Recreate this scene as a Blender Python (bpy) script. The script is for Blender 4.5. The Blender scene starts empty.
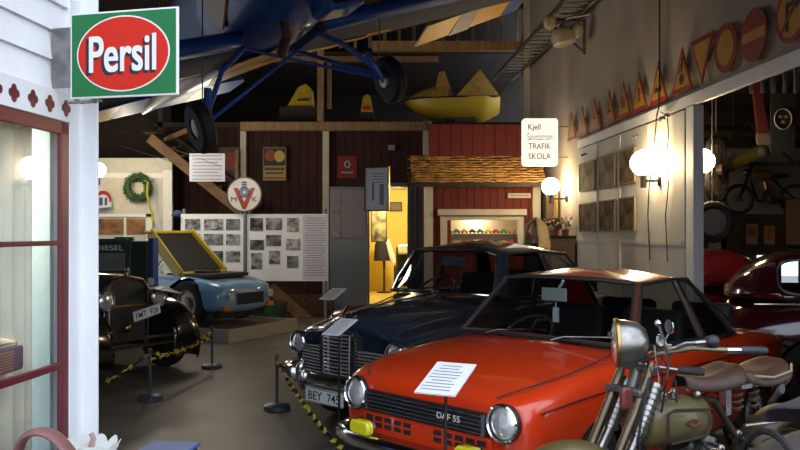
import bpy, bmesh, math, random
from math import sin, cos, pi, radians, sqrt, atan2
from mathutils import Vector, Matrix
sc = bpy.context.scene
col = sc.collection
random.seed(7)

# ------------------------------------------------------------------ camera, world, light
cam = bpy.data.cameras.new('camera'); camo = bpy.data.objects.new('camera', cam); col.objects.link(camo)
camo.location = (0, 0, 1.65); camo.rotation_euler = (radians(90), 0, 0)
cam.sensor_width = 36; cam.lens = 36; cam.shift_y = 7 / 800; cam.clip_end = 300
sc.camera = camo
w = bpy.data.worlds.new('sky'); sc.world = w; w.use_nodes = True
bg = w.node_tree.nodes['Background']; bg.inputs[0].default_value = (0.78, 0.87, 1.0, 1); bg.inputs[1].default_value = 2.15
sc.view_settings.view_transform = 'Standard'; sc.view_settings.look = 'None'
sc.view_settings.exposure = 0.42; sc.view_settings.gamma = 1.0; sc.view_settings.use_curve_mapping = False
sc.cycles.use_denoising = True
sc.cycles.max_bounces = 7; sc.cycles.diffuse_bounces = 3; sc.cycles.glossy_bounces = 3; sc.cycles.transparent_max_bounces = 10
sc.cycles.sample_clamp_indirect = 4

def point_lamp(name, loc, energy, color, size=.05):
    l = bpy.data.lights.new(name, 'POINT'); l.energy = energy; l.color = color; l.shadow_soft_size = size
    o = bpy.data.objects.new(name, l); o.location = loc; col.objects.link(o); return o

# ------------------------------------------------------------------ helpers
def P(px, py, Y):
    return Vector(((px - 400) * Y / 800, Y, 1.65 - (py - 232) * Y / 800))

MATS = {}
def mat(name, color, rough=.5, metal=0., var=0., scale=8., bump=0., bscale=None, coat=0., spec=.5, emit=None, estr=0., color2=None, stretch=None):
    if name in MATS: return MATS[name]
    m = bpy.data.materials.new(name); m.use_nodes = True; nt = m.node_tree; b = nt.nodes['Principled BSDF']
    b.inputs['Roughness'].default_value = rough; b.inputs['Metallic'].default_value = metal
    b.inputs['Coat Weight'].default_value = coat; b.inputs['Coat Roughness'].default_value = .05
    b.inputs['Specular IOR Level'].default_value = spec
    c = (*color, 1)
    b.inputs['Base Color'].default_value = c
    if emit: b.inputs['Emission Color'].default_value = (*emit, 1); b.inputs['Emission Strength'].default_value = estr
    tc = nt.nodes.new('ShaderNodeTexCoord'); mp = nt.nodes.new('ShaderNodeMapping'); nt.links.new(tc.outputs['Object'], mp.inputs[0])
    if stretch: mp.inputs['Scale'].default_value = stretch
    if var or color2:
        n = nt.nodes.new('ShaderNodeTexNoise'); n.inputs['Scale'].default_value = scale; n.inputs['Detail'].default_value = 5
        nt.links.new(mp.outputs[0], n.inputs[0])
        r = nt.nodes.new('ShaderNodeValToRGB'); nt.links.new(n.outputs['Fac'], r.inputs[0])
        r.color_ramp.elements[0].position = .35; r.color_ramp.elements[1].position = .65
        c2 = (*color2, 1) if color2 else tuple(max(0, x * (1 - var)) for x in color) + (1,)
        r.color_ramp.elements[0].color = c2; r.color_ramp.elements[1].color = c
        nt.links.new(r.outputs[0], b.inputs['Base Color'])
    if bump:
        n = nt.nodes.new('ShaderNodeTexNoise'); n.inputs['Scale'].default_value = bscale or scale * 4; n.inputs['Detail'].default_value = 4
        nt.links.new(mp.outputs[0], n.inputs[0])
        bp = nt.nodes.new('ShaderNodeBump'); bp.inputs['Strength'].default_value = bump; bp.inputs['Distance'].default_value = .02
        nt.links.new(n.outputs['Fac'], bp.inputs['Height']); nt.links.new(bp.outputs[0], b.inputs['Normal'])
    MATS[name] = m
    return m

def glass(name, tint=(.6, .65, .65), rough=.02, refl=.05):
    m = bpy.data.materials.new(name); m.use_nodes = True; nt = m.node_tree; nt.nodes.clear()
    o = nt.nodes.new('ShaderNodeOutputMaterial'); t = nt.nodes.new('ShaderNodeBsdfTransparent'); g = nt.nodes.new('ShaderNodeBsdfGlossy')
    mx = nt.nodes.new('ShaderNodeMixShader'); f = nt.nodes.new('ShaderNodeLayerWeight'); f.inputs[0].default_value = .5
    pw = nt.nodes.new('ShaderNodeMath'); pw.operation = 'POWER'; pw.inputs[1].default_value = 5
    ma = nt.nodes.new('ShaderNodeMath'); ma.operation = 'MULTIPLY_ADD'; ma.inputs[1].default_value = .9; ma.inputs[2].default_value = refl
    nt.links.new(f.outputs['Facing'], pw.inputs[0]); nt.links.new(pw.outputs[0], ma.inputs[0])
    t.inputs[0].default_value = (*tint, 1); g.inputs['Roughness'].default_value = rough; g.inputs[0].default_value = (.9, .9, .9, 1)
    nt.links.new(ma.outputs[0], mx.inputs[0]); nt.links.new(t.outputs[0], mx.inputs[1]); nt.links.new(g.outputs[0], mx.inputs[2])
    nt.links.new(mx.outputs[0], o.inputs[0]); return m

class MB:
    def __init__(s, M=None): s.v = []; s.f = []; s.M = M or Matrix()
    def add(s, vs, fs):
        k = len(s.v); s.v += [s.M @ Vector(v) for v in vs]; s.f += [tuple(i + k for i in f) for f in fs]; return s
    def box(s, c, d, R=None):
        c = Vector(c); x, y, z = d[0] / 2, d[1] / 2, d[2] / 2
        vs = [Vector(p) for p in ((-x, -y, -z), (x, -y, -z), (x, y, -z), (-x, y, -z), (-x, -y, z), (x, -y, z), (x, y, z), (-x, y, z))]
        if R: vs = [R @ v for v in vs]
        return s.add([c + v for v in vs], [(0, 3, 2, 1), (4, 5, 6, 7), (0, 1, 5, 4), (1, 2, 6, 5), (2, 3, 7, 6), (3, 0, 4, 7)])
    def b2(s, a, b):
        return s.box([(a[i] + b[i]) / 2 for i in range(3)], [abs(a[i] - b[i]) for i in range(3)])
    def bar(s, p, q, w, h, up=(0, 0, 1)):
        p, q = Vector(p), Vector(q); d = (q - p); L = d.length; d.normalize(); u = Vector(up)
        if abs(d.dot(u)) > .98: u = Vector((0, 1, 0))
        sd = d.cross(u).normalized(); u = sd.cross(d)
        R = Matrix((d, sd, u)).transposed()
        return s.box((p + q) / 2, (L, w, h), R)
    def tube(s, pts, r, n=8, closed=False, caps=True, flat=1.):
        pts = [Vector(p) for p in pts]; rs = r if isinstance(r, (list, tuple)) else [r] * len(pts)
        N = len(pts); rings = []; prev = None
        for i, p in enumerate(pts):
            a = pts[(i - 1) % N] if (closed or i > 0) else p; b = pts[(i + 1) % N] if (closed or i < N - 1) else p
            d = (b - a).normalized()
            if prev is None:
                u = Vector((0, 0, 1)) if abs(d.z) < .9 else Vector((1, 0, 0))
                u = (u - d * u.dot(d)).normalized()
            else: u = (prev - d * prev.dot(d)).normalized()
            prev = u; sd = d.cross(u)
            rings.append([p + (u * cos(2 * pi * k / n) * flat + sd * sin(2 * pi * k / n)) * rs[i] for k in range(n)])
        vs = [v for R in rings for v in R]; fs = []
        for i in range(N if closed else N - 1):
            j = (i + 1) % N
            for k in range(n):
                l = (k + 1) % n; fs.append((i * n + k, i * n + l, j * n + l, j * n + k))
        if caps and not closed: fs.append(tuple(range(n))[::-1]); fs.append(tuple((N - 1) * n + k for k in range(n)))
        return s.add(vs, fs)
    def lathe(s, o, axis, prof, n=24, ref=None):
        # prof: list of (t along axis, radius)
        o = Vector(o); a = Vector(axis).normalized(); u = Vector(ref or ((0, 0, 1) if abs(a.z) < .9 else (1, 0, 0)))
        u = (u - a * u.dot(a)).normalized(); v = a.cross(u); vs = []; fs = []; idx = []
        for t, r in prof:
            if r < 1e-6: idx.append([len(vs)]); vs.append(o + a * t)
            else:
                idx.append(list(range(len(vs), len(vs) + n)))
                vs += [o + a * t + (u * cos(2 * pi * k / n) + v * sin(2 * pi * k / n)) * r for k in range(n)]
        for A, B in zip(idx, idx[1:]):
            for k in range(n):
                l = (k + 1) % n
                q = [A[k % len(A)], A[l % len(A)], B[l % len(B)], B[k % len(B)]]
                q = list(dict.fromkeys(q))
                if len(q) > 2: fs.append(tuple(q))
        return s.add(vs, fs)
    def cyl(s, p, q, r, n=16, r2=None):
        p, q = Vector(p), Vector(q); L = (q - p).length
        return s.lathe(p, q - p, [(0, 0), (0, r), (L, r if r2 is None else r2), (L, 0)], n)
    def ball(s, c, r, n=16, sc3=(1, 1, 1)):
        c = Vector(c); vs = []; fs = []; m = n // 2
        for i in range(m + 1):
            for k in range(n):
                th = pi * i / m; ph = 2 * pi * k / n
                vs.append(c + Vector((sin(th) * cos(ph) * sc3[0], sin(th) * sin(ph) * sc3[1], cos(th) * sc3[2])) * r)
        for i in range(m):
            for k in range(n):
                l = (k + 1) % n; fs.append((i * n + k, (i + 1) * n + k, (i + 1) * n + l, i * n + l))
        return s.add(vs, fs)
    def prism(s, poly, F, t, z0=0.):
        n = len(poly); vs = [F @ Vector((x, y, z0)) for x, y in poly] + [F @ Vector((x, y, z0 + t)) for x, y in poly]
        return s.add(vs, [tuple(range(n))[::-1], tuple(range(n, 2 * n))] + [(i, (i + 1) % n, n + (i + 1) % n, n + i) for i in range(n)])
    def grid(s, rows, closed=False):
        n = len(rows[0]); fs = []
        for i in range(len(rows) - 1):
            for k in range(n if closed else n - 1):
                l = (k + 1) % n; fs.append((i * n + k, i * n + l, (i + 1) * n + l, (i + 1) * n + k))
        return s.add([p for r in rows for p in r], fs)
    def build(s, name, m, parent=None, smooth=40, bevel=0, subs=0, solid=0):
        me = bpy.data.meshes.new(name); me.from_pydata([tuple(v) for v in s.v], [], s.f)
        bm = bmesh.new(); bm.from_mesh(me); bmesh.ops.remove_doubles(bm, verts=bm.verts, dist=1e-5)
        bmesh.ops.recalc_face_normals(bm, faces=bm.faces); bm.to_mesh(me); bm.free()
        me.materials.append(m)
        if smooth:
            me.shade_smooth()
            if smooth < 180: me.set_sharp_from_angle(angle=radians(smooth))
        o = bpy.data.objects.new(name, me); col.objects.link(o)
        if solid: md = o.modifiers.new('s', 'SOLIDIFY'); md.thickness = solid; md.offset = 0
        if bevel: md = o.modifiers.new('b', 'BEVEL'); md.width = bevel; md.segments = 2; md.limit_method = 'ANGLE'
        if subs: md = o.modifiers.new('u', 'SUBSURF'); md.levels = subs; md.render_levels = subs
        if parent is not None: o.parent = parent
        return o

def frame(o, xd, up):
    x = Vector(xd).normalized(); u = Vector(up); u = (u - x * u.dot(x)).normalized(); n = x.cross(u)
    M = Matrix((x, u, n)).transposed().to_4x4(); M.translation = Vector(o); return M
def empty(name, loc=(0, 0, 0), rz=0., M=None):
    o = bpy.data.objects.new(name, None); o.empty_display_size = .1; col.objects.link(o)
    if M is not None: o.matrix_world = M
    else: o.location = loc; o.rotation_euler = (0, 0, rz)
    return o
def tag(o, label, cat, group=None, kind=None):
    o['label'] = label; o['category'] = cat
    if group: o['group'] = group
    if kind: o['kind'] = kind
    return o
def struct(o): o['kind'] = 'structure'; return o
def thing(name, label, cat, loc=(0, 0, 0), rz=0., group=None, M=None): return tag(empty(name, loc, rz, M), label, cat, group)
def copy_tree(o, parent=None):
    c = o.copy(); col.objects.link(c)
    if parent: c.parent = parent
    for ch in list(o.children): copy_tree(ch, c)
    return c
def circ(r, n=32, cx=0., cy=0., sx=1., sy=1.): return [(cx + r * sx * cos(2 * pi * k / n), cy + r * sy * sin(2 * pi * k / n)) for k in range(n)]
def rrect(w, h, r, n=4):
    out = []
    for cx, cy, a in ((w / 2 - r, h / 2 - r, 0), (-w / 2 + r, h / 2 - r, 90), (-w / 2 + r, -h / 2 + r, 180), (w / 2 - r, -h / 2 + r, 270)):
        for k in range(n + 1): t = radians(a + 90 * k / n); out.append((cx + r * cos(t), cy + r * sin(t)))
    return out
def text(name, body, F, w, h, m, parent=None, off=.0, ext=.002, spacing=1., bold=0., mono=False):
    c = bpy.data.curves.new(name, 'FONT'); c.body = body; c.size = 1; c.offset = min(off, .012); c.extrude = 0; c.align_x = 'CENTER'; c.space_line = spacing
    o = bpy.data.objects.new(name, c); col.objects.link(o)
    me = bpy.data.meshes.new_from_object(o.evaluated_get(bpy.context.evaluated_depsgraph_get()))
    bpy.data.objects.remove(o); bpy.data.curves.remove(c)
    vs = [v.co.copy() for v in me.vertices]; fs = [tuple(p.vertices) for p in me.polygons]
    bpy.data.meshes.remove(me)
    V = []; FF = []
    sh = [(0, 0)] if not bold else [(dx * bold, dy * bold * .6) for dx in (-1, -.5, 0, .5, 1) for dy in (-1, 0, 1)]
    for j, (dx, dy) in enumerate(sh):
        k = len(V); V += [Vector((v.x + dx, v.y + dy, j * .00004)) for v in vs]; FF += [tuple(i + k for i in f) for f in fs]
    x0, x1, y0, y1 = min(v.x for v in V), max(v.x for v in V), min(v.y for v in V), max(v.y for v in V)
    V = [F @ Vector(((v.x - (x0 + x1) / 2) / (x1 - x0) * w, (v.y - (y0 + y1) / 2) / (y1 - y0) * h, ext + v.z)) for v in V]
    me = bpy.data.meshes.new(name); me.from_pydata([tuple(v) for v in V], [], FF); me.materials.append(m)
    o = bpy.data.objects.new(name, me); col.objects.link(o)
    if parent is not None: o.parent = parent
    return o

# ------------------------------------------------------------------ common materials
white_paint = mat('white_paint', (.80, .81, .83), .55, var=.08, scale=3, bump=.15, bscale=30)
cream_paint = mat('cream_paint', (.62, .56, .45), .6, var=.15, scale=2, bump=.1)
plaster = mat('plaster', (.42, .36, .30), .8, var=.22, scale=1.2, bump=.2, bscale=20)
wine_paint = mat('wine_red_paint', (.13, .012, .022), .35, var=.2, scale=6)
wood = mat('pine_wood', (.36, .21, .10), .6, var=.35, scale=3, stretch=(6, 6, 1), bump=.1)
dark_wood = mat('dark_wood', (.045, .028, .018), .7, var=.5, scale=3, stretch=(5, 1, 5))
red_boards = mat('red_boards', (.16, .015, .009), .75, var=.35, scale=4)
chrome = mat('chrome', (.78, .78, .78), .12, 1.)
dull_metal = mat('dull_metal', (.30, .29, .28), .45, .8, var=.4, scale=12)
black_paint = mat('black_paint', (.006, .006, .007), .15, coat=.5)
rubber = mat('rubber', (.015, .015, .016), .75, bump=.2, bscale=60)
black_matte = mat('black_matte', (.012, .012, .013), .8)
paper = mat('white_paper', (.78, .79, .82), .6)
ink = mat('black_ink', (.012, .012, .014), .6)
grey_ink = mat('grey_print', (.25, .25, .28), .7)
steel_grey = mat('grey_paint', (.16, .17, .19), .5)
car_glass = glass('car_glass', (.55, .58, .58))
clear_glass = glass('clear_glass', (.93, .95, .95))
lens_glass = mat('headlamp_lens', (.92, .93, .95), .2, .65, var=.22, scale=20, coat=1)
warm_glass = mat('opal_glass_lit', (.9, .85, .7), .3, emit=(1, .76, .42), estr=60)
rust = mat('rusty_metal', (.16, .09, .06), .7, .3, var=.6, scale=10)
brass = mat('brass', (.55, .36, .14), .3, 1., var=.3)
green_leaf = mat('green_leaves', (.03, .09, .025), .6, var=.5, scale=20)
yellow_paint = mat('yellow_paint', (.62, .42, .02), .45, var=.25, scale=6)
# ------------------------------------------------------------------ the setting
def WX(Y): return 3.55 - .05 * Y                         # inner face of the right wall
def RW(Y, z, off=0.): return frame((WX(Y) - off, Y, z), (.05, -1, 0), (0, 0, 1))
def rwY(px): return 2840 / (px - 360)
def LX(Y): return -1.875 + .1 * Y                        # face of the shop front on the left
def LW(Y, z, off=0.): return frame((LX(Y) + off, Y, z), (.1, 1, 0), (0, 0, 1))

fm = mat('concrete_floor', (.155, .130, .105), .45, var=.45, scale=1.3, bump=.12, bscale=25)
b = MB(); b.b2((-14, -25, -.1), (22, 30, 0)); struct(b.build('floor', fm, smooth=0))
wallm = plaster
# right wall with the big opening towards the annex
def rwall(mb, Y0, Y1, z0, z1, th=.06):
    vs = [(WX(Y0), Y0, z0), (WX(Y1), Y1, z0), (WX(Y1) + th, Y1, z0), (WX(Y0) + th, Y0, z0)]
    mb.add(vs + [(x, y, z1) for x, y, z in vs], [(0, 1, 2, 3), (4, 7, 6, 5), (0, 4, 5, 1), (1, 5, 6, 2), (2, 6, 7, 3), (3, 7, 4, 0)])
b = MB(); rwall(b, 8.43, 17.6, 0, 3.09); rwall(b, 3.9, 17.6, 3.09, 6.7); wr = struct(b.build('wall_right', wallm, smooth=0))
# track board, door jamb and the white sliding panel carrying the photographs
b = MB()
for (z0, z1, off) in ((2.99, 3.12, .035),):
    vs = [(WX(Y) - o, Y, 0) for Y, o in ((4, off), (12.95, off), (12.95, -.01), (4, -.01))]
    b.prism([(v[0], v[1]) for v in vs], Matrix.Translation((0, 0, z0)), z1 - z0)
struct(b.build('trim_1', white_paint, smooth=0, bevel=.006))
b = MB(); b.prism([(WX(8.43) - .04, 8.42), (WX(8.62) - .04, 8.62), (WX(8.62) + .07, 8.62), (WX(8.43) + .07, 8.42)], Matrix(), 2.99)
struct(b.build('trim_2', white_paint, smooth=0, bevel=.006))
wl = mat('white_wall_lower', (.60, .58, .55), .6, var=.12, scale=2, bump=.1)
b = MB(); b.prism([(WX(8.64) - .045, 8.64), (WX(12.9) - .045, 12.9), (WX(12.9), 12.9), (WX(8.64), 8.64)], Matrix(), 2.97)
dp = struct(b.build('door_1', wl, smooth=0, bevel=.004))
b = MB()
for Y in (9.7, 10.75, 11.8): b.bar((WX(Y) - .048, Y, .05), (WX(Y) - .048, Y, 2.95), .03, .008)
b.prism([(WX(8.7) - .055, 8.7), (WX(12.85) - .055, 12.85), (WX(12.85) - .04, 12.85), (WX(8.7) - .04, 8.7)], Matrix.Translation((0, 0, 1.5)), .05)
b.build('panel_battens', wl, dp, smooth=0)
b = MB()
for Y in (12.6, 12.5, 12.4, 10.2, 10.1): b.ball((WX(Y) - .05, Y, 2.86), .02, 8)
b.build('bolt', dull_metal, dp)
b = MB(); b.b2((WX(17) - .1, 16.75, 0), (WX(17) + .02, 16.85, 6.6)); struct(b.build('trim_3', cream_paint, smooth=0))
# far facade: dark red boards with pale posts, above a loft
b = MB()
for i in range(int(8.2 / .2)):
    x = -5.2 + i * .2
    if .2 < x + .1 < .55 - .0: pass
    if -.7 < x + .1 < .2: b.b2((x, 17.5, 2.63), (x + .19, 17.6, 3.95)); continue
    b.b2((x, 17.5, 0), (x + .19, 17.6, 3.95))
b.b2((-5.2, 17.6, 2.63), (3.0, 17.63, 3.95)); b.b2((-5.2, 17.6, 0), (-.7, 17.63, 2.63)); b.b2((.2, 17.6, 0), (3, 17.63, 2.63))
struct(b.build('wall_back', mat('dark_red_boards', (.045, .009, .007), .8, var=.4, scale=3), smooth=0))
b = MB(); b.b2((-9.2, 24.5, 3.2), (4, 24.6, 6.8)); b.b2((-9, 18.2, 0), (-5.2, 18.3, 6.8)); b.b2((-5.3, 17.5, 0), (-5.2, 18.3, 6.8)); struct(b.build('wall_attic', dark_wood, smooth=0))
b = MB(); b.b2((-3.45, 17.25, 3.84), (.58, 17.45, 4.03)); struct(b.build('trim_4', wood, smooth=0, bevel=.01))
b = MB()
b.b2((-3.47, 17.36, 0), (-3.34, 17.49, 3.84)); b.b2((-1.68, 17.36, 0), (-1.54, 17.49, 3.84)); b.b2((.5, 17.3, 0), (.68, 17.49, 4.05))
struct(b.build('trim_5', cream_paint, smooth=0, bevel=.008))
b = MB(); b.b2((-5.4, 17.5, 3.95), (3.0, 24.5, 4.05)); struct(b.build('floor_loft', dark_wood, smooth=0))
b = MB(); b.b2((-1.79, 17.3, 4.03), (-1.66, 17.45, 5.62)); b.b2((-1.62, 17.8, 4.4), (-1.53, 17.9, 5.5)); struct(b.build('trim_6', wood, smooth=0))
b = MB(); b.b2((-.6, 17.2, 5.56), (2.8, 17.4, 5.76)); b.b2((-5, 18.6, 5.62), (.9, 18.75, 5.74)); struct(b.build('trim_7', wood, smooth=0))
b = MB()
for i in range(26):
    x = -5 + i * .33; b.b2((x, 17.9, 5.78), (x + .07, 18.0, 6.65))
struct(b.build('trim_8', wood, smooth=0))
b = MB(); b.b2((-9, 3.9, 6.62), (3.8, 25, 6.75)); b.b2((-9, 18.4, 5.75), (3.0, 24, 5.8))
for i in range(12): b.b2((-9, 5 + i * 1.1, 6.45), (3.4, 5.12 + i * 1.1, 6.62))
struct(b.build('ceiling', dark_wood, smooth=0))
# left side of the hall and the front above the entrance
b = MB(); b.b2((-9.1, 3.9, 0), (-9, 25, 6.7)); struct(b.build('wall_left', dark_wood, smooth=0))
b = MB(); b.b2((-9, 3.95, 0), (-1.62, 4.05, 6.7)); b.b2((-1.7, 3.95, 2.95), (14, 4.05, 6.7)); b.b2((2.45, 3.95, 0), (14, 4.05, 3)); struct(b.build('wall_front_unseen', dark_wood, smooth=0))  # unseen front; lintel and right end shaped to hold back daylight
# yellow room behind the doorway
ylm = mat('yellow_wall', (.72, .56, .14), .7, var=.1)
b = MB(); b.b2((-1.5, 22.0, 0), (1.6, 22.1, 3)); b.b2((-1.5, 17.65, 0), (-1.4, 22, 3)); b.b2((1.0, 17.65, 0), (1.1, 22, 3)); struct(b.build('wall_yellow', ylm, smooth=0))
b = MB(); b.b2((-1.5, 17.65, 2.8), (1.1, 22, 2.9)); struct(b.build('ceiling_room', cream_paint, smooth=0))
b = MB(); b.b2((-1.4, 17.5, 0), (1.0, 22, .04)); struct(b.build('floor_room', mat('yellow_floor', (.55, .42, .12), .5), smooth=0))
b = MB()
for x in (-.72, .21): b.b2((x - .05, 17.38, 0), (x + .05, 17.62, 2.68))
b.b2((-.72, 17.38, 2.63), (.3, 17.62, 2.72)); b.b2((.28, 17.40, 0), (.36, 17.5, 2.65)); b.b2((.2, 17.44, 0), (.5, 17.5, 2.65))
struct(b.build('trim_9', mat('grey_trim', (.11, .11, .115), .6), smooth=0))
point_lamp('room_lamp', (-.1, 19.6, 2.5), 150, (1, .82, .45), .12)
# annex seen through the opening
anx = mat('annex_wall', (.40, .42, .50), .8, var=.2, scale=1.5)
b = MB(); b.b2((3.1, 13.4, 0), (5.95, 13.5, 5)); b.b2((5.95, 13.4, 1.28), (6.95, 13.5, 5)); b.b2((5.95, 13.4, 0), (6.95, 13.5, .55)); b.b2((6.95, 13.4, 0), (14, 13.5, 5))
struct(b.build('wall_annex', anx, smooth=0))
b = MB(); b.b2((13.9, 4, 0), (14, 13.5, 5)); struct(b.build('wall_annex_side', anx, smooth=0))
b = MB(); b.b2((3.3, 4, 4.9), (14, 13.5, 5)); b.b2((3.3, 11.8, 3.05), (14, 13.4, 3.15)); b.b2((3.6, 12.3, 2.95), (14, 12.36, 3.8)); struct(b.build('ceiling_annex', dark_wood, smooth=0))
b = MB()
for (x0, x1, z0, z1) in ((5.92, 5.96, .52, 1.3), (6.94, 6.98, .52, 1.3), (5.92, 6.98, 1.26, 1.31), (5.92, 6.98, .52, .56)): b.b2((x0, 13.36, z0), (x1, 13.42, z1))
wn = struct(b.build('added_window', white_paint, smooth=0))  # added opening whose sky stands in for the reflection on the car's glass
b = MB(); b.b2((5.95, 13.44, .55), (6.95, 13.45, 1.28)); b.build('pane', clear_glass, wn, smooth=0)

# ------------------------------------------------------------------ white shop front on the left
def lwall(mb, Y0, Y1, z0, z1, o0=-.12, o1=0.):
    mb.prism([(LX(Y0) + o0, Y0), (LX(Y1) + o0, Y1), (LX(Y1) + o1, Y1), (LX(Y0) + o1, Y0)], Matrix.Translation((0, 0, z0)), z1 - z0)
siding = mat('white_siding', (.83, .84, .87), .5, var=.07, scale=4, bump=.12, bscale=40)
b = MB(); lwall(b, -1, 3.75, 2.62, 3.7, -.14, -.03)
z = 2.275
lwall(b, -1, 3.75, 2.27, 2.7, -.14, -.03)
while z < 3.6:
    # lapped boards, each tilted slightly
    for (Y0, Y1) in ((-1, 3.66),):
        vs = [(LX(Y0) + .006, Y0, z), (LX(Y1) + .006, Y1, z), (LX(Y1) - .012, Y1, z + .128), (LX(Y0) - .012, Y0, z + .128),
              (LX(Y0) - .04, Y0, z), (LX(Y1) - .04, Y1, z), (LX(Y1) - .04, Y1, z + .128), (LX(Y0) - .04, Y0, z + .128)]
        b.add(vs, [(0, 1, 2, 3), (0, 4, 5, 1), (3, 2, 6, 7), (1, 5, 6, 2)])
    z += .13
lwall(b, -1, 2.4, 0, 2.27, -.12, 0); lwall(b, 2.3, 3.75, 0, .5, -.12, 0); lwall(b, 3.63, 3.66, .5, 2.3, -.12, 0.0)
struct(b.build('wall_entrance', siding, smooth=0))
b = MB(); lwall(b, 3.635, 3.75, 0, 3.7, -.12, .012); struct(b.build('trim_10', white_paint, smooth=0, bevel=.004))
b = MB(); b.b2((-1.62, 3.745, 0), (-1.416, 3.765, 3.7)); b.b2((-1.62, 3.76, 0), (-1.5, 3.95, 3.7)); struct(b.build('trim_11', white_paint, smooth=0, bevel=.006))
b = MB(); lwall(b, 2.3, 3.636, 2.145, 2.275, -.12, .016); fb = b.build('trim_12', white_paint, smooth=0, bevel=.003)
struct(fb)
b = MB()
for Y in (2.95, 3.075, 3.19, 3.325, 3.456, 3.592):
    F = LW(Y, 2.205, .0165)
    for dx, dy in ((.02, 0), (-.02, 0), (0, .02), (0, -.02)): b.prism(circ(.0175, 14, dx, dy), F, .002)
    b.prism(circ(.014, 12), F, .0023)
b.build('quatrefoil', wine_paint, fb, smooth=0)
# window: wine red frame, glass, blue reveal, curtain
b = MB()
lwall(b, 3.565, 3.632, .5, 2.145, -.012, .008); lwall(b, 2.3, 3.632, 2.085, 2.145, -.012, .008)
lwall(b, 2.3, 3.566, 1.59, 1.612, -.012, .006); lwall(b, 2.3, 3.566, 1.035, 1.07, -.012, .006); lwall(b, 2.3, 3.632, .44, .52, -.06, .03)
lwall(b, 3.085, 3.122, 1.05, 1.6, -.012, .004); lwall(b, 2.3, 2.42, .5, 2.145, -.06, .022)
w1 = struct(b.build('window_1', wine_paint, smooth=0, bevel=.005))
b = MB(); lwall(b, 2.35, 3.56, .5, 2.1, -.008, -.004); b.build('pane', clear_glass, w1, smooth=0)
b = MB(); lwall(b, 3.60, 3.66, .4, 2.3, -.6, -.06); lwall(b, 2.2, 3.66, .4, 2.3, -.68, -.62)
b.b2((-2.35, 2.2, 2.2), (-1.6, 3.7, 2.3)); struct(b.build('wall_shop', mat('pale_blue_paint', (.50, .62, .66), .6), smooth=0))
b = MB(); rows = []
for z in (.45, 2.14):
    r = []
    for i in range(160):
        Y = 2.2 + 1.32 * i / 159; o = -.105 + .02 * sin(i * .42) + .012 * sin(i * .97 + 1)
        r.append((LX(Y) + o, Y, z))
    rows.append(r)
b.grid(rows); cu = b.build('curtain', mat('cream_curtain', (.83, .77, .62), .85), smooth=180, solid=.004)
tag(cu, 'cream pleated curtain hanging behind the wine red window', 'curtain')
point_lamp('curtain_fill', (-2.0, 3.2, 1.9), 20, (1, .85, .65), .1)  # added fill light behind the curtain to brighten it, no fixture
# portable radio in the window
F = LW(3.16, 1.078, -.018)
rd = thing('radio', 'brown slatted portable radio standing on the glazing bar inside the window', 'radio', M=F)
b = MB(); b.prism(rrect(.36, .10, .015), Matrix.Translation((-.02, .055, 0)), -.045); b.build('case', mat('radio_case', (.10, .08, .13), .4), rd, smooth=0, bevel=.005)
b = MB()
for k in range(7): b.box((-.05, .02 + k * .0115, .003), (.26, .005, .006))
b.build('grille', mat('radio_slats', (.35, .22, .13), .5), rd, smooth=0)
b = MB(); b.tube([(-.18, .10, -.02), (-.18, .118, -.02), (.14, .118, -.02), (.14, .10, -.02)], .005, 6); b.build('handle', dull_metal, rd)

# enamel sign on the corner post
green = mat('green_enamel', (.018, .17, .055), .5, spec=.25); redE = mat('red_enamel', (.62, .022, .008), .5, spec=.25)
whE = mat('white_enamel', (.82, .82, .80), .3, coat=.4)
a_ = P(70, 60, 3.46); c_ = P(178, 51, 3.34); xd = (c_ - a_); xd.z = 0; W = xd.length
F = frame((a_ + c_) / 2 + Vector((0, 0, 0)), xd, (0, 0, 1))
F.translation.z = 1.65 + (232 - 53.5) * 3.40 / 800
sg_s = .9
sg = thing('enamel_sign', 'green enamel sign with a red oval reading Persil, on the white corner post', 'sign', M=F @ Matrix.Diagonal((.93, .87, .87, 1))); W /= .93
b = MB(); b.box((0, 0, -.008), (W, .425, .012)); b.build('sign_plate', whE, sg, smooth=0, bevel=.003)
b = MB(); b.box((0, 0, -.0005), (W - .022, .405, .004)); b.build('green_field', green, sg, smooth=0)
b = MB(); b.prism(circ(1, 48, 0, .0, .238, .186), Matrix(), .0035); b.build('oval_border', whE, sg, smooth=0)
b = MB(); b.prism(circ(1, 48, 0, .0, .231, .179), Matrix(), .0045); b.build('oval', redE, sg, smooth=0)
T = Matrix.Translation((0, .0, 0))
text('lettering_shadow', 'Persil', Matrix.Translation((-.012, -.012, 0)), .355, .185, mat('sign_black', (.01, .01, .02), .3), sg, bold=.035, ext=.0055)
text('lettering', 'Persil', T, .345, .18, whE, sg, bold=.022, ext=.007)
b = MB(); b.box((-W / 2 + .05, -.225, -.02), (.14, .012, .03)); b.tube([(-W / 2 + .0, -.2, -.02), (-W / 2 + .05, -.23, -.02), (-W / 2 + .12, -.218, -.015), (-W / 2 + .16, -.225, -.01)], .007, 6)
b.box((-W / 2 - .05, 0, -.02), (.12, .3, .01)); b.build('bracket', dull_metal, sg)

# added fill lights without fixtures: cool area at left wall, warm point mid-hall
la = bpy.data.lights.new('left_fill', 'AREA'); la.shape = 'RECTANGLE'; la.size = 6; la.size_y = 3.5; la.energy = 70; la.color = (.80, .88, 1)
lo = bpy.data.objects.new('left_fill', la); lo.location = (-8.8, 11.5, 2.4); lo.rotation_euler = (0, radians(-90), 0); col.objects.link(lo)
for q, e in (((-3.0, 12.9, 2.9), 62),): point_lamp('hall_fill', q, e, (1, .86, .68), .4)
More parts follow.
